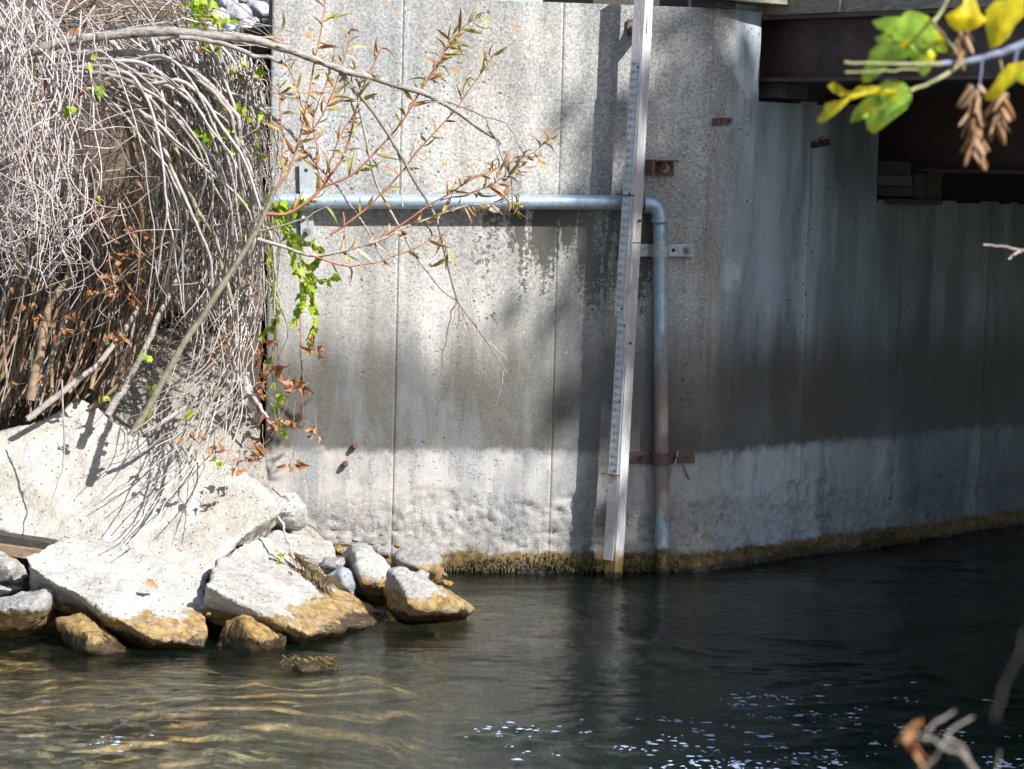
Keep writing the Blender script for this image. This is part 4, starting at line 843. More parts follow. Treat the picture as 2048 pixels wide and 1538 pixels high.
# the arching limb
limb = thing('arching_limb', at(-30, 140, 8.7), 'thick grey limb arching over the tangle and reaching right in front of the wall', 'branch')
stem(limb, [(-40, 145, 8.85), (60, 104, 8.75), (180, 76, 8.65), (300, 62, 8.6), (400, 66, 8.55), (500, 82, 8.55), (590, 106, 8.6), (700, 142, 8.65), (780, 166, 8.7), (850, 192, 8.75), (930, 236, 8.8), (985, 272, 8.85), (1002, 290, 8.88)], 12, 3.2, 'bark', 'limb_wood', 8, .008, 10)
stem(limb, [(360, 74, 8.55), (440, 86, 8.5), (500, 108, 8.5), (548, 118, 8.5), (560, 122, 8.5)], 6, 4, 'bark', 'side_branch', 6, .006, 8)
for pts, r0, r1 in (([(676, 138, 8.66), (715, 185, 8.7), (757, 240, 8.72), (788, 290, 8.75), (830, 365, 8.8), (868, 432, 8.85), (888, 500, 8.88), (905, 560, 8.9), (917, 604, 8.92), (945, 642, 8.93), (985, 697, 8.95), (1012, 748, 8.97)], 4.2, 1.4),
    ([(715, 186, 8.7), (722, 230, 8.72), (738, 300, 8.75), (750, 360, 8.8), (775, 415, 8.84), (808, 470, 8.87), (845, 532, 8.9), (880, 575, 8.92), (915, 606, 8.93)], 3.2, 1.8),
    ([(776, 270, 8.75), (797, 310, 8.78), (803, 360, 8.8), (805, 412, 8.82)], 2.4, 1.4), ([(850, 192, 8.75), (905, 206, 8.78), (965, 232, 8.8), (985, 265, 8.82), (1005, 320, 8.85), (1022, 360, 8.87), (1024, 400, 8.9)], 2.4, 1.2),
    ([(965, 232, 8.8), (1010, 245, 8.82), (1035, 285, 8.85), (1056, 318, 8.88)], 1.6, 1), ([(915, 604, 8.92), (903, 625, 8.9), (893, 670, 8.9), (884, 730, 8.92), (877, 772, 8.92)], 1.8, .9),
    ([(925, 620, 8.92), (938, 660, 8.93), (955, 710, 8.94), (965, 748, 8.95)], 1.5, .9), ([(905, 535, 8.9), (930, 560, 8.9), (945, 610, 8.9), (955, 660, 8.92)], 1.3, .8),
    ([(970, 680, 8.94), (995, 700, 8.95), (1014, 718, 8.95)], 1.5, .8), ([(1006, 740, 8.96), (1003, 770, 8.97), (990, 812, 8.97)], 1.2, .7), ([(917, 612, 8.92), (918, 640, 8.92), (915, 655, 8.92)], 1.6, .8), ([(912, 618, 8.92), (903, 650, 8.92), (898, 670, 8.92)], 1, .6),
    ([(935, 640, 8.93), (930, 655, 8.92), (937, 660, 8.92)], 1.5, .8), ([(945, 650, 8.93), (955, 668, 8.92), (960, 690, 8.92)], 1.1, .7), ([(850, 205, 8.75), (880, 205, 8.72), (890, 215, 8.7)], 2, .8), ([(690, 165, 8.68), (705, 175, 8.66), (720, 200, 8.66)], 1.6, .7)):
    stem(limb, pts, r0, r1, 'grey', 'twig', 6, .004, 6)

# ------------------------------------------------------------------ leaves
def leafmesh(name, L_, W, mat, bend=.3, fold=.25, kind='lance', seg=6):
    v = []; f = []
    for i in range(seg + 1):
        t = i / seg
        if kind == 'lance': w_ = W * math.sin(math.pi * (t ** .75)) ** .9 * .5 if 0 < t < 1 else W * .03
        elif kind == 'ovate': w_ = W * (math.sin(math.pi * t ** .6) * .5) * (1 + (.22 if i % 2 else -.12)) if 0 < t < 1 else W * .02
        z = -bend * L_ * t * t; 
        for sg in (-1, 0, 1): v.append((L_ * t * (1 - .15 * bend * t), sg * w_, z + abs(sg) * fold * w_))
        if i: a = 3 * i; f += [(a - 3, a - 2, a + 1, a), (a - 2, a - 1, a + 2, a + 1)]
    me = mesh_from(name, v, f, True); me.materials.append(M[mat]); return me
def put(name, me, p, d, parent, sc=1., roll=None, up=None):
    d = Vector(nrm(d)); q = d.to_track_quat('X', 'Z'); m = Matrix.Translation(Vector(p)) @ q.to_matrix().to_4x4() @ Matrix.Rotation(U(0, 6.28) if roll is None else roll, 4, 'X') @ Matrix.Diagonal((sc, sc, sc, 1))
    o = bpy.data.objects.new(name, me); C.objects.link(o)
    o.matrix_world = m
    if parent: o.parent = parent; o.matrix_parent_inverse = Matrix.Translation(-Vector(parent.location))
    return o
LW = [leafmesh('leaf', .060, .011, 'willow', b_, fo) for b_, fo in ((.15, .3), (.45, .6), (.8, .9), (-.3, .5))]
LP = [leafmesh('leaf', .050, .012, 'palelf', b_, fo) for b_, fo in ((.5, .9), (.9, 1.2), (-.4, .7))]
LG = [leafmesh('leaf', .050, .036, 'green', b_, fo, 'ovate') for b_, fo in ((.2, .25), (.45, .4), (.1, .6))]
LD = [leafmesh('leaf', .050, .026, 'dead', b_, fo, 'ovate') for b_, fo in ((.6, 1.0), (1.0, 1.4), (.3, .9))]
def leaves_on(Q, n, meshes, parent, sc=(.7, 1.2), t0=.1, droop=.4, spread=1.):
    for i in range(n):
        t = t0 + (1 - t0) * (i + U(.1, .9)) / n; k = min(len(Q) - 2, int(t * (len(Q) - 1))); a = t * (len(Q) - 1) - k
        p = Q[k] * (1 - a) + Q[k + 1] * a; d = nrm(Q[k + 1] - Q[k]); s_ = nrm(np.cross(d, V(U(-1, 1), U(-1, 1), U(-1, 1))))
        put('leaf', random.choice(meshes), p, d * U(.3, .9) + s_ * spread * U(.4, 1) + V(0, 0, -droop * U(0, 1.4)), parent, U(*sc))
wil = thing('willow_sapling', at(265, 868, 8.4), 'slender olive-stemmed willow with red twigs and narrow autumn leaves before the wall', 'sapling')
stem(wil, [(262, 872, 8.42), (285, 835, 8.45), (322, 770, 8.48), (362, 692, 8.5), (402, 636, 8.52), (450, 562, 8.55), (490, 500, 8.57), (520, 448, 8.58), (535, 412, 8.6), (550, 375, 8.6)], 8, 4.6, 'olive', 'trunk', 8, .003, 9)
wil2 = thing('leafy_shoot', at(515, 478, 8.58), 'low spreading shoot with pale curled dry leaves crossing in front of the pipe', 'branch')
br = [([(550, 378, 8.6), (575, 345, 8.6), (592, 300, 8.62), (608, 235, 8.65), (622, 160, 8.68), (640, 80, 8.7), (650, -20, 8.72)], 2.6, 1.2, 'red', 20, 'w'),
 ([(535, 428, 8.6), (578, 426, 8.62), (620, 396, 8.65), (652, 362, 8.68), (690, 305, 8.7), (715, 215, 8.72), (735, 150, 8.75), (765, 95, 8.78)], 3.4, 1.2, 'red', 20, 'w'),
 ([(632, 380, 8.66), (700, 350, 8.7), (745, 310, 8.75), (795, 255, 8.78), (835, 190, 8.8), (880, 120, 8.85), (925, 60, 8.88), (965, 30, 8.9)], 2.4, 1, 'red', 26, 'w'),
 ([(660, 470, 8.7), (730, 420, 8.75), (800, 345, 8.8), (850, 285, 8.82), (905, 225, 8.85), (960, 150, 8.88), (988, 105, 8.9)], 2.2, 1, 'red', 24, 'w'),
 ([(515, 478, 8.58), (560, 492, 8.6), (622, 510, 8.62), (690, 500, 8.66), (760, 478, 8.7), (800, 458, 8.75), (870, 430, 8.78), (930, 410, 8.8), (985, 405, 8.82), (1040, 385, 8.85)], 3.4, 1.2, 'bark', 34, 'p'),
 ([(760, 478, 8.7), (830, 430, 8.72), (900, 385, 8.76), (960, 350, 8.8), (1010, 330, 8.82), (1060, 310, 8.85), (1105, 272, 8.88)], 2.0, .9, 'red', 34, 'p'),
 ([(880, 400, 8.74), (950, 385, 8.78), (1000, 360, 8.8), (1050, 330, 8.82)], 1.6, .8, 'brown', 22, 'p'),
 ([(620, 510, 8.62), (700, 532, 8.64), (775, 518, 8.68), (840, 490, 8.72), (870, 470, 8.75)], 1.5, .8, 'red', 8, 'w'),
 ([(640, 372, 8.66), (634, 310, 8.66), (628, 240, 8.68), (650, 170, 8.7), (668, 110, 8.72)], 1.8, .8, 'red', 16, 'w'),
 ([(648, 364, 8.66), (668, 300, 8.67), (690, 250, 8.7), (720, 195, 8.72), (712, 140, 8.74)], 1.8, .8, 'red', 14, 'w'),
 ([(560, 365, 8.6), (566, 300, 8.6), (560, 220, 8.62), (556, 150, 8.64)], 1.7, .8, 'red', 12, 'w'),
 ([(592, 300, 8.62), (640, 240, 8.64), (660, 190, 8.66), (690, 120, 8.7), (700, 60, 8.72)], 1.6, .8, 'red', 14, 'w'),
 ([(686, 424, 8.7), (690, 470, 8.68), (694, 525, 8.66)], 1.2, .8, 'red', 2, 'w'), ([(520, 462, 8.58), (600, 440, 8.55), (640, 420, 8.55), (672, 402, 8.55)], 2, 1.2, 'pale', 2, 'p'),
 ([(610, 230, 8.65), (590, 170, 8.63), (570, 120, 8.62), (560, 60, 8.62)], 1.4, .7, 'red', 9, 'w'), ([(870, 470, 8.75), (890, 480, 8.75), (895, 520, 8.75)], 1, .7, 'red', 5, 'w'),
 ([(835, 190, 8.8), (870, 140, 8.82), (888, 95, 8.84), (905, 70, 8.85)], 1.3, .7, 'red', 16, 'w'), ([(1000, 405, 8.82), (1020, 400, 8.8), (1040, 415, 8.8)], 1, .6, 'brown', 8, 'p')]
for pts, r0, r1, m, n, kd in br:
    W_ = wil if kd == 'w' else wil2
    Q = stem(W_, pts, r0 * 1.15, r1, m, 'twig', 6, .004, 5); leaves_on(Q, int(n * (1.4 if kd == 'w' else 1.05)), LW if kd == 'w' else LP + LW[2:3], W_, (.75, 1.45), .12 if kd == 'w' else .3, .3)
# hanging green vine at the wall end
vine = thing('green_vine', at(570, 420, 8.9), 'bright green leafy vine hanging in front of the left end of the wall', 'vine')
for pts, n in (([(560, 400, 8.95), (575, 450, 8.95), (600, 500, 8.95), (625, 560, 8.95), (628, 640, 8.97), (622, 700, 9.0)], 26), ([(545, 400, 8.9), (570, 470, 8.9), (590, 520, 8.9), (610, 570, 8.92), (590, 640, 8.95)], 24), ([(530, 380, 8.9), (535, 470, 8.9), (545, 560, 8.9), (552, 640, 8.92), (520, 670, 8.95)], 18), ([(600, 480, 8.95), (640, 500, 8.95), (618, 540, 8.95)], 10), ([(610, 580, 8.95), (640, 560, 8.95), (668, 552, 8.95)], 7), ([(552, 640, 8.92), (545, 740, 8.92), (560, 830, 8.92), (570, 870, 8.92)], 7), ([(560, 405, 8.9), (590, 420, 8.88), (600, 400, 8.88)], 7)):
    Q = stem(vine, pts, 1.2, .8, 'olive', 'vine_stem', 6, .006, 5); leaves_on(Q, int(n * 2.5), LG, vine, (.42, 1.0), 0., .9)
def leaf_cluster(name, label, cat, spots, meshes, base, sc=(.6, 1.1)):
    t = thing(name, at(*base), label, cat)
    for (x_, y_, d_, rx, ry, n) in spots:
        c = at(x_, y_ - ry, d_); Q = stem(t, [(x_, y_ - ry - 30, d_), (x_ + U(-6, 6), y_, d_), (x_ + U(-8, 8), y_ + ry, d_)], .9, .6, 'olive', 'vine_stem', 4, .003, 4)
        for i in range(n):
            p = at(x_ + U(-rx, rx), y_ + U(-ry, ry), d_ + U(-.04, .04)); put('leaf', random.choice(meshes), p, V(U(-1, 1), U(-1, .1), U(-1.2, .2)), t, U(*sc))
leaf_cluster('leafy_creeper', 'yellow-green creeper leaves beside the cobbles at the top of the bank', 'creeper', [(415, 18, 8.7, 28, 22, 26), (400, 40, 8.7, 15, 12, 8), (455, 40, 8.7, 12, 8, 5), (385, 8, 8.7, 16, 14, 8)], LG, (415, 60, 8.8), (.5, .95))
leaf_cluster('leafy_creeper', 'scattered green creeper leaves woven into the stem curtain near the wall', 'creeper', [(500, 140, 8.5, 30, 18, 8), (510, 230, 8.5, 30, 25, 12), (450, 215, 8.5, 20, 20, 7), (410, 280, 8.45, 22, 22, 10), (460, 285, 8.45, 20, 25, 8), (415, 95, 8.48, 18, 12, 6), (355, 175, 8.45, 8, 8, 3), (185, 125, 8.3, 8, 12, 2), (145, 220, 8.2, 10, 8, 4), (200, 180, 8.3, 14, 8, 5), (195, 400, 8.4, 8, 8, 2), (520, 300, 8.6, 14, 20, 6), (495, 400, 8.6, 15, 30, 6), (220, 680, 8.5, 10, 8, 3), (290, 710, 8.5, 14, 8, 4), (300, 780, 8.5, 10, 8, 3), (210, 800, 8.5, 12, 10, 4), (550, 790, 8.9, 10, 20, 4), (300, 835, 8.4, 12, 8, 4), (430, 920, 8.3, 16, 8, 3), (380, 830, 8.4, 10, 10, 3)], LG, (470, 330, 8.6), (.45, .85))
leaf_cluster('dry_creeper', 'brown shrivelled creeper leaves hanging low in front of the stained wall', 'creeper', [(520, 700, 8.9, 14, 22, 7), (545, 735, 8.9, 18, 12, 8), (580, 765, 8.9, 12, 16, 7), (604, 768, 8.9, 9, 18, 6), (628, 690, 8.95, 8, 18, 6), (590, 845, 8.9, 8, 12, 3), (632, 862, 8.9, 6, 16, 4), (585, 930, 8.85, 14, 16, 7), (530, 770, 8.88, 14, 20, 6), (545, 840, 8.88, 12, 14, 5), (525, 890, 8.85, 14, 12, 6)], LD, (560, 700, 8.9), (.6, 1.1))
t_ = bpy.data.objects['dry_creeper']
for pts in ([(600, 560, 8.95), (602, 680, 8.92), (604, 770, 8.9), (604, 840, 8.9), (590, 900, 8.88), (578, 925, 8.86)], [(552, 640, 8.92), (560, 730, 8.9), (575, 800, 8.9), (545, 870, 8.88), (520, 895, 8.86)], [(604, 840, 8.9), (620, 848, 8.9), (634, 860, 8.9)], [(520, 892, 8.86), (545, 905, 8.86), (578, 914, 8.86)]):
    stem(t_, pts, .9, .6, 'red', 'vine_stem', 5, .003, 4)
leaf_cluster('dead_leaf_litter', 'rusty brown dead leaves caught in the brush and lying on the slabs', 'dead leaves', [(210, 420, 8.55, 40, 30, 22), (260, 470, 8.55, 40, 40, 22), (230, 560, 8.6, 50, 40, 22), (340, 330, 8.5, 40, 60, 10), (100, 640, 8.6, 70, 50, 14), (120, 180, 8.2, 60, 50, 7), (440, 700, 8.5, 30, 60, 8), (290, 510, 8.75, 20, 40, 8), (290, 600, 8.65, 30, 30, 12), (60, 540, 8.6, 40, 40, 6), (240, 690, 8.55, 20, 20, 8), (160, 640, 8.8, 60, 40, 8), (60, 760, 8.7, 50, 40, 6), (490, 910, 8.45, 30, 12, 8), (430, 900, 8.3, 30, 8, 5), (480, 935, 8.35, 30, 6, 5), (410, 80, 8.5, 20, 14, 6), (480, 150, 8.5, 20, 20, 5), (130, 60, 8.6, 50, 30, 8), (330, 440, 8.6, 30, 40, 6), (60, 290, 8.1, 16, 30, 5), (390, 870, 8.35, 30, 10, 4)], LD, (230, 560, 8.8), (.5, .95))
# single fallen leaves and twigs
def one(name, px, py, y, me, label, sc, d=None): o = put(name, me, at(px, py, y), V(U(-1, 1), U(-1, 0), .1) if d is None else d, None, sc); tag(o, label, 'leaf'); return o
one('fallen_leaf', 290, 1165, 7.86, LD[0], 'single dry leaf lying on the white front slab', 1.0, V(1, .1, -.2))
q = w2(1634, 286, .012); o = put('fallen_leaf', LD[0], q, V(.4, -.2, .8), None, .9); tag(o, 'dry reddish leaf caught on the dark tab under the bridge', 'leaf')
p = onz(1962, 1400, .006); o = put('fallen_leaf', LW[0], p, V(1, 0, 0), None, 1.0, .2); tag(o, 'orange leaf floating on the dark water at lower right', 'leaf')
# grass tuft
tuft = thing('grass_tuft', at(610, 1130, 8.4), 'dry brown grass tuft with red leaves on the right edge of the white slab', 'grass')
mb = []; n0 = 0; vs = []; fs = []
for i in range(240):
    t = U(0, 1); x0 = 575 + 75 * t; y0 = 1108 + 60 * t; ln = U(16, 46); a = U(-.2, 1.3)
    Q = path([(x0, y0, 8.5 - .1 * t), (x0 + ln * .5 * math.cos(a), y0 + ln * .3 * math.sin(a) - 4, 8.46 - .1 * t), (x0 + ln * math.cos(a), y0 + ln * math.sin(a) + 3, 8.42 - .1 * t)], 3)
    v, f = tube(Q, np.linspace(.0018, .0008, len(Q)), 3); vs.append(v); fs.append(f + n0); n0 += len(v)
tag(obj('grass_blade', np.vstack(vs), np.vstack(fs), M['straw'], tuft), kind='stuff')
for i in range(9): put('leaf', random.choice(LG), at(562 + U(-12, 16), 1112 + U(-10, 14), 8.44), V(U(-1, 1), -1, U(-.2, .6)), tuft, U(.35, .6))
for i in range(5): put('leaf', random.choice(LG), at(632 + U(-8, 8), 1155 + U(-8, 8), 8.36), V(U(-1, 1), -1, U(-.2, .6)), tuft, U(.3, .45))
for i in range(16): put('leaf', random.choice(LD), at(575 + U(0, 80), 1128 + U(0, 50), 8.38), V(U(-1, 1), -1, U(-.5, .3)), tuft, U(.25, .4))
# moss fringe along the foot of the wall
vs = []; fs = []; n0 = 0
for i in range(2600):
    s_ = U(-1.12, 1.5); zz = min(.07, abs(random.gauss(0, .03)))
    if vnoise(np.array([[s_ * 6, zz * 30, 3.]]), 5)[0] < .12: continue
    o, D, N = (KP, D1, N1) if s_ < 0 else (KP, D2, N2)
    p = o + D * s_ + N * .012 + UP * (zz + .005); a = V(U(-.3, .3), U(-.3, .3), 0); ml = U(.3, 1.1); Q = np.array([p, p + N * .007 * ml + a * .012, p + N * .010 * ml + a * .03 * ml - UP * U(.003, .022) * ml])
    v, f = tube(Q, np.array([.0035, .003, .001]), 3); vs.append(v); fs.append(f + n0); n0 += len(v)
b = NB('moss'); b.fin(b.mix(b.rnd(), (.15, .11, .03), (.05, .045, .018)), .8); M['moss'] = b.m
tag(obj('moss_fringe', np.vstack(vs), np.vstack(fs), M['moss'], wall), kind='stuff')
vs = []; fs = []; n0 = 0
for i in range(90):
    p = at(615 + U(-45, 50), 1330 + U(-10, 14), 7.52); p[2] = U(.0, .03); Q = np.array([p, p + V(U(-.02, .03), -.01, .01), p + V(U(-.03, .06), -.02, -.01)])
    v, f = tube(Q, np.array([.003, .0025, .001]), 3); vs.append(v); fs.append(f + n0); n0 += len(v)
tag(obj('water_moss', np.vstack(vs), np.vstack(fs), M['moss']), kind='stuff')
# dry grass where wall meets stones
vs = []; fs = []; n0 = 0
for i in range(160):
    x0 = U(660, 760); p = w1(x0, 1092, .03); Q = np.array([p, p + V(U(-.02, .02), -.02, .012), p + V(U(-.05, .05), -.05, U(-.01, .02))])
    v, f = tube(Q, np.array([.002, .0016, .0008]), 3); vs.append(v); fs.append(f + n0); n0 += len(v)
tag(obj('dry_grass', np.vstack(vs), np.vstack(fs), M['straw']), kind='stuff')

# ------------------------------------------------------------------ froth flecks, with blue sky glints painted among them
mb = MB(); fl_ = []
for i in range(46):
    px, py = (U(1000, 2060), random.triangular(1370, 1545, 1500)) if i % 3 else (random.triangular(1250, 1950, 1550), random.triangular(1360, 1500, 1430))
    if px < 1300 and py < 1430: continue
    n_ = int(1 + abs(random.gauss(0, 4))); sl_ = U(-.16, .2); st_ = U(5, 16)
    for k in range(n_): fl_.append((px + k * st_ * U(.6, 1.3), py + k * st_ * sl_ + U(-3, 3), random.choice((1.5, 2, 2, 3, 4)) * (2 if random.random() < .12 else 1)))
fl_ += [(1417, 1470, 14), (1525, 1473, 11), (1593, 1450, 8), (1565, 1495, 7), (1420, 1495, 8), (1390, 1463, 7), (1300, 1487, 6), (1652, 1370, 6), (1702, 1427, 7), (1580, 1408, 8), (1825, 1365, 6), (1636, 1392, 7), (1032, 1518, 8)]
for cx_, cy_, rx_, ry_, n_ in ((1450, 1530, 110, 10, 70), (1640, 1522, 60, 8, 26), (1885, 1466, 50, 6, 20), (2020, 1530, 40, 10, 26), (1045, 1462, 70, 8, 22), (1490, 1398, 50, 8, 14), (240, 1480, 60, 12, 14), (1330, 1490, 60, 8, 12)):  # bluish clusters painted in for sky glints on the ripples
    fl_ += [(random.gauss(cx_, rx_ * .6), random.gauss(cy_, ry_), random.choice((2, 3, 4, 6))) for _ in range(n_)]
for px, py, r0 in fl_:
    c = onz(px, py, .003); r1 = r0 * .0011; a = np.linspace(0, 2 * math.pi, 9)[:-1]; k = 1 + .35 * rng.standard_normal(8)
    ring = [c + V(r1 * 1.7 * q * math.cos(t) + (t > 3) * U(0, .6) * r1, r1 * 1.1 * q * math.sin(t), 0) for t, q in zip(a, k)]; ins = [c + (p - c) * .55 + V(0, 0, .0012) for p in ring]
    mb.add(ring + ins + [c + V(0, 0, .0015)], [(i, (i + 1) % 8, 8 + (i + 1) % 8, 8 + i) for i in range(8)] + [(8 + i, 8 + (i + 1) % 8, 16) for i in range(8)])
tag(mb.build('foam_glint_flecks', M['foam_glint'], None, True), kind='stuff')

# ------------------------------------------------------------------ near foliage (box elder)
YF = 2.35
box = thing('maple_branch', at(2120, 70, YF), 'out-of-focus branch with yellow-green lobed leaves and brown seeds, upper right', 'branch')
kf = YF / FPX
for pts, r0, r1, m in (([(2140, 50, YF), (2040, 92, YF), (1990, 108, YF), (1925, 124, YF), (1880, 128, YF - .02)], 12, 6, 'bluetwig'), ([(1885, 128, YF - .02), (1800, 128, YF - .03), (1688, 125, YF - .05)], 6, 3, 'greentwig'), ([(1925, 124, YF), (1880, 155, YF - .02), (1820, 182, YF - .05)], 6, 4, 'greentwig'), ([(1925, 122, YF), (1900, 90, YF - .01), (1865, 45, YF - .04)], 5, 3.5, 'greentwig'), ([(1865, 45, YF - .04), (1885, 20, YF - .03), (1905, -20, YF)], 5, 4, 'greentwig'), ([(1965, 112, YF), (1962, 150, YF), (1955, 190, YF)], 3, 2, 'bluetwig'), ([(2040, 92, YF), (2030, 120, YF), (2050, 160, YF)], 5, 4, 'bluetwig'), ([(1690, 145, YF - .05), (1780, 142, YF - .04), (1840, 138, YF - .02)], 2.5, 2.5, 'greentwig'), ([(2000, 120, YF), (2010, 160, YF), (2005, 190, YF)], 2.5, 2, 'greentwig')):
    if m not in M: M[m] = m_stem(m, *(((.20, .23, .34), (.17, .19, .28)) if m == 'bluetwig' else ((.26, .27, .12), (.22, .22, .10))))
    stem(box, pts, r0 * .85, r1 * .85, m, 'twig', 6, .001, 8)
def bigleaf(poly, tip_i, base, mat, bulge=.012):
    """lobed leaf from its outline: fan to a midrib point with a curved, slightly folded blade"""
    base = np.array(base, float); P = [np.array(p, float) for p in poly]; c = np.mean(P, 0); rings = []
    for k in (1., .8, .55, .3): rings.append([c + (p - c) * k for p in P])
    v = []; n = len(P); axis = P[tip_i] - base; axis /= np.linalg.norm(axis); side = np.array([-axis[1], axis[0]])
    for rg in rings + [[c]]:
        for p in rg:
            a = np.dot(p - base, axis); s_ = np.dot(p - base, side)
            v.append(at(p[0], p[1], YF - .02 + abs(s_) * kf * .38 + (a * a) * .0000012 + .003 * math.sin(p[0] * .11 + p[1] * .07)))
    f = [(r_ * n + i, r_ * n + (i + 1) % n, (r_ + 1) * n + (i + 1) % n, (r_ + 1) * n + i) for r_ in range(3) for i in range(n)] + [(3 * n + i, 3 * n + (i + 1) % n, 4 * n) for i in range(n)]
    return obj('leaf', v, f, M[mat], box)
bigleaf([(1866, 44), (1855, 32), (1836, 24), (1820, 21), (1811, 24), (1802, 34), (1785, 33), (1770, 34), (1744, 43), (1755, 57), (1779, 59), (1795, 54), (1799, 60), (1776, 63), (1750, 75), (1756, 88), (1740, 102), (1737, 117), (1731, 132), (1724, 147), (1725, 166), (1741, 163), (1763, 147), (1785, 121), (1808, 118), (1826, 110), (1830, 98), (1832, 117), (1836, 141), (1846, 153), (1858, 144), (1867, 123), (1878, 100), (1888, 106), (1896, 102), (1888, 79), (1872, 58)], 20, (1866, 44), 'maple')
bigleaf([(1822, 180), (1806, 164), (1775, 160), (1758, 170), (1762, 178), (1735, 192), (1712, 215), (1704, 228), (1700, 246), (1722, 240), (1730, 226), (1732, 240), (1734, 258), (1748, 268), (1762, 258), (1784, 240), (1802, 226), (1812, 218), (1824, 200)], 13, (1822, 180), 'maple')
bigleaf([(1820, 186), (1752, 172), (1720, 172), (1698, 186), (1668, 163), (1655, 172), (1668, 186), (1700, 182), (1690, 200), (1650, 208), (1648, 222), (1632, 240), (1642, 248), (1672, 228), (1700, 200), (1760, 184)], 12, (1760, 184), 'mapley')
bigleaf([(1975, 40), (1960, 25), (1948, -10), (1930, -10), (1925, 10), (1890, 32), (1898, 50), (1912, 62), (1940, 62), (1960, 52)], 5, (1975, 40), 'mapley')
bigleaf([(2050, -10), (1990, 2), (1972, 20), (1970, 45), (1974, 70), (1980, 98), (2000, 90), (2018, 74), (2030, 50), (2050, 30)], 5, (2020, -10), 'mapley')
bigleaf([(2060, 120), (2018, 128), (2000, 146), (1992, 160), (1970, 190), (1972, 202), (1998, 198), (2014, 176), (2030, 165), (2060, 140)], 4, (2060, 122), 'mapley')
bigleaf([(2060, 140), (2038, 150), (2034, 160), (2045, 168), (2060, 172)], 2, (2060, 150), 'maple')
wing = []
for L_, W_ in ((.030, .0105), (.026, .010)):
    v = []; f = []
    for i in range(8):
        t = i / 7; w_ = W_ * (.35 + .65 * math.sin(math.pi * min(1, t * .8 + .12))) * .5 if t < 1 else .001; th = .0022 * (1 - t) ** 2 + .0003
        v += [(L_ * t, -w_ * .5, 0), (L_ * t, 0, th), (L_ * t, w_ * 1.3, 0), (L_ * t, 0, -th)]
        if i: a = 4 * i; f += [(a - 4 + j, a - 4 + (j + 1) % 4, a + (j + 1) % 4, a + j) for j in range(4)]
    me = mesh_from('seed_wing', v, f, True); me.materials.append(M['samara']); wing.append(me)
for (x0, y0, x1, y1, n) in ((1950, 165, 1945, 300, 40), (2004, 185, 1998, 250, 26), (1925, 55, 1922, 105, 9)):
    for i in range(n):
        t = (i + U(0, .8)) / n; p = at(x0 + (x1 - x0) * t + U(-10, 10), y0 + (y1 - y0) * t, YF + U(-.012, .012)); put('seed_wing', random.choice(wing), p, V(U(-.8, .8), U(-.5, .5), -1), box, U(.55, .95))
M['dimtwig'] = m_stem('dim_grey_twig', (.20, .18, .165), (.16, .145, .13))
tw = thing('near_twig', at(1990, 1600, 1.9), 'blurred grey forked twig with a curled brown leaf at the lower right corner', 'twig')
for pts, r0, r1 in (([(1960, 1560, 1.9), (1930, 1515, 1.9), (1895, 1500, 1.9), (1865, 1480, 1.9), (1840, 1472, 1.9)], 11, 7), ([(1945, 1545, 1.92), (1925, 1500, 1.92), (1897, 1470, 1.92), (1945, 1435, 1.95)], 8, 5), ([(1852, 1480, 1.9), (1860, 1455, 1.9), (1885, 1435, 1.92), (1912, 1424, 1.95)], 7, 4.5), ([(1897, 1472, 1.92), (1885, 1490, 1.9), (1870, 1515, 1.9), (1840, 1545, 1.9)], 7, 5), ([(1992, 1560, 1.95), (1996, 1530, 1.95), (2000, 1500, 1.95)], 5, 4), ([(1990, 1440, 1.2), (2005, 1390, 1.2), (2030, 1320, 1.2), (2060, 1255, 1.2)], 2.4, 1.8), ([(1898, 1468, 1.92), (1870, 1470, 1.95), (1845, 1485, 1.95)], 4, 3)):
    stem(tw, pts, r0 * .55, r1 * .5, 'dimtwig', 'twig_wood', 6, .001, 7)
for (x_, y_, sc, d) in ((1838, 1462, .55, V(-.5, 0, -.8)), (1832, 1470, .5, V(-.1, -.2, -1)), (1845, 1460, .4, V(-.9, .1, .3))): put('leaf', LD[1], at(x_, y_, 1.35), d, tw, sc * .72, .5)
t2 = thing('bare_twig', at(2100, 505, 3.4), 'short pale blue forked twig poking in from the right edge', 'twig')
stem(t2, [(2110, 508, 3.4), (2046, 502, 3.4), (2010, 494, 3.4), (1967, 491, 3.4)], 4, 2.5, 'pale', 'twig_wood', 5, .001, 6); stem(t2, [(2042, 502, 3.4), (2030, 508, 3.4), (2016, 518, 3.4)], 3, 2.2, 'pale', 'twig_wood', 4, .001, 6)

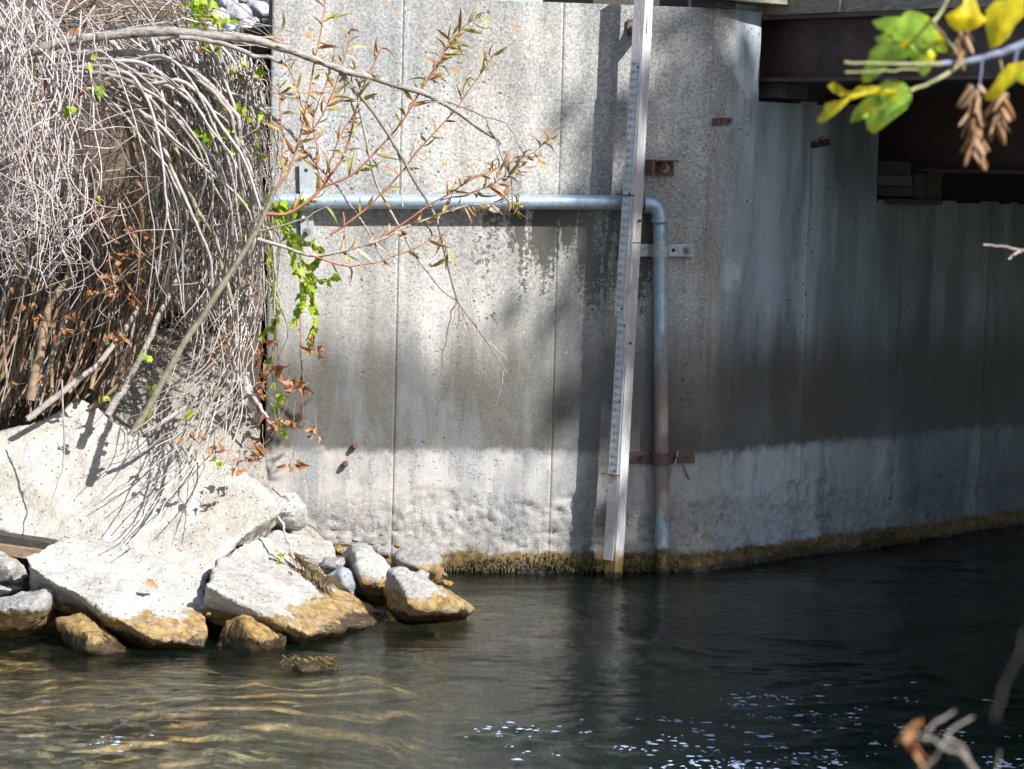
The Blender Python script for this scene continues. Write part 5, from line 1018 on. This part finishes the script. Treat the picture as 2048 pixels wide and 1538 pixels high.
# ------------------------------------------------------------------ shade trees on the near bank (beyond the right edge of the view)
def tree(base, top, crown, n, label, seed, size=(.05, .11)):
    rs = np.random.default_rng(seed); t = thing('shade_tree', base, label, 'tree', 'shade trees on the near bank'); base, top = np.array(base, float), np.array(top, float)
    Q = spline([base, base + (top - base) * .35 + V(.12, .05, 0), base + (top - base) * .7 + V(-.1, 0, 0), top], 6); v, f = tube(Q, np.linspace(.16, .05, len(Q)), 9); obj('trunk', v, f, M['bark'], t)
    vs = []; fs = []; k = 0
    for (c, r_, m) in crown:
        c = np.array(c, float); st_ = Q[rs.integers(len(Q) // 2, len(Q))]; v, f = tube(spline([st_, (st_ + c) / 2 + rs.normal(0, .12, 3), c], 5), np.linspace(.014, .006, 11), 6); obj('limb', v, f, M['bark'], t)
        u = rs.normal(0, 1, (m, 3)); u /= np.linalg.norm(u, axis=1)[:, None]; p = c + u * (rs.random(m) ** .45)[:, None] * np.array(r_); p += .12 * rs.normal(0, 1, (m, 3))
        a = rs.normal(0, 1, (m, 3)); a /= np.linalg.norm(a, axis=1)[:, None]; bb = np.cross(a, rs.normal(0, 1, (m, 3))); bb /= np.linalg.norm(bb, axis=1)[:, None]; s_ = rs.uniform(*size, m)[:, None]
        v = np.stack([p - a * s_, p - bb * s_ * .5, p + a * s_, p + bb * s_ * .5], 1).reshape(-1, 3); i = np.arange(m)[:, None] * 4 + np.arange(4)[None] + k
        vs.append(v); fs.append(i); k += 4 * m
    tag(obj('crown', np.vstack(vs), np.vstack(fs), M['crown'], t, False), kind='stuff')
def shadep(px, py, d, wallf=w1): return wallf(px, py) + SD * d
tree((5.6, 2.2, .4), (5.9, 3.0, 7.0), [(onz(1720, 1330) + SD * 10, (.9, .7, .5), 1500), (onz(1930, 1430) + SD * 9, (.8, .6, .5), 1300), (onz(1560, 1440) + SD * 10, (.6, .5, .35), 650), (onz(1900, 1280) + SD * 9, (.8, .8, .5), 1000), (shadep(1480, 420, 9, w2), (.4, .5, .5), 240), (shadep(1400, 420, 11), (.3, .5, .6), 330), (shadep(1500, 720, 9, w2), (.45, .5, .5), 440), (shadep(1450, 960, 9), (.32, .5, .4), 420), (onz(1360, 1330) + SD * 13, (.55, .8, .2), 520), (onz(1480, 1420) + SD * 13, (.4, .5, .2), 300), (onz(1150, 1260) + SD * 14, (.4, .45, .2), 110), (shadep(1350, 250, 11), (.2, .4, .5), 170), (shadep(1360, 700, 11), (.2, .4, .5), 200)], 0, 'leafy tree on the near bank just right of the view, shading the wall', 3)

tree((-4.5, -4.5, .3), (-4.3, -4.8, 6), [((-5.5, -4.5, 3.2), (1.8, 1.2, 1.8), 1500), ((-3.4, -5, 4.6), (1.8, 1.2, 1.7), 1500), ((-4.5, -4.2, 6.2), (1.6, 1.2, 1.3), 1200)], 0, 'tall leafy tree on the near bank behind the viewpoint on the left', 5, (.12, .22))
tree((-9.5, .5, .3), (-9.3, .6, 6), [((-9.5, .5, 3), (1.4, 1.9, 1.8), 1500), ((-9.4, 2.6, 4.2), (1.3, 1.7, 1.6), 1300), ((-9.3, -1.2, 4.6), (1.4, 1.8, 1.7), 1400)], 0, 'tall leafy tree far down the near bank on the left', 6, (.12, .22))
tree((.3, -5.5, .3), (.4, -5.6, 5), [((-.6, -5.5, 2.6), (1.7, 1.1, 1.6), 1500), ((1.2, -5.6, 3.9), (1.5, 1.1, 1.4), 1200)], 0, 'bushy tree straight behind the viewpoint', 7, (.12, .22))
tree((7.2, 14.8, .3), (7.2, 14.9, 5), [((6.2, 14.6, 1.5), (1.4, 1.2, 1.6), 1800), ((7.8, 13.4, 1.6), (1.2, 1.4, 1.6), 1800), ((7.5, 14.5, 3.6), (1.6, 1.5, 1.6), 1500)], 0, 'added unseen bush closing off light beyond the bridge', 8, (.12, .22))  # added out of view to keep sky light from under the deck
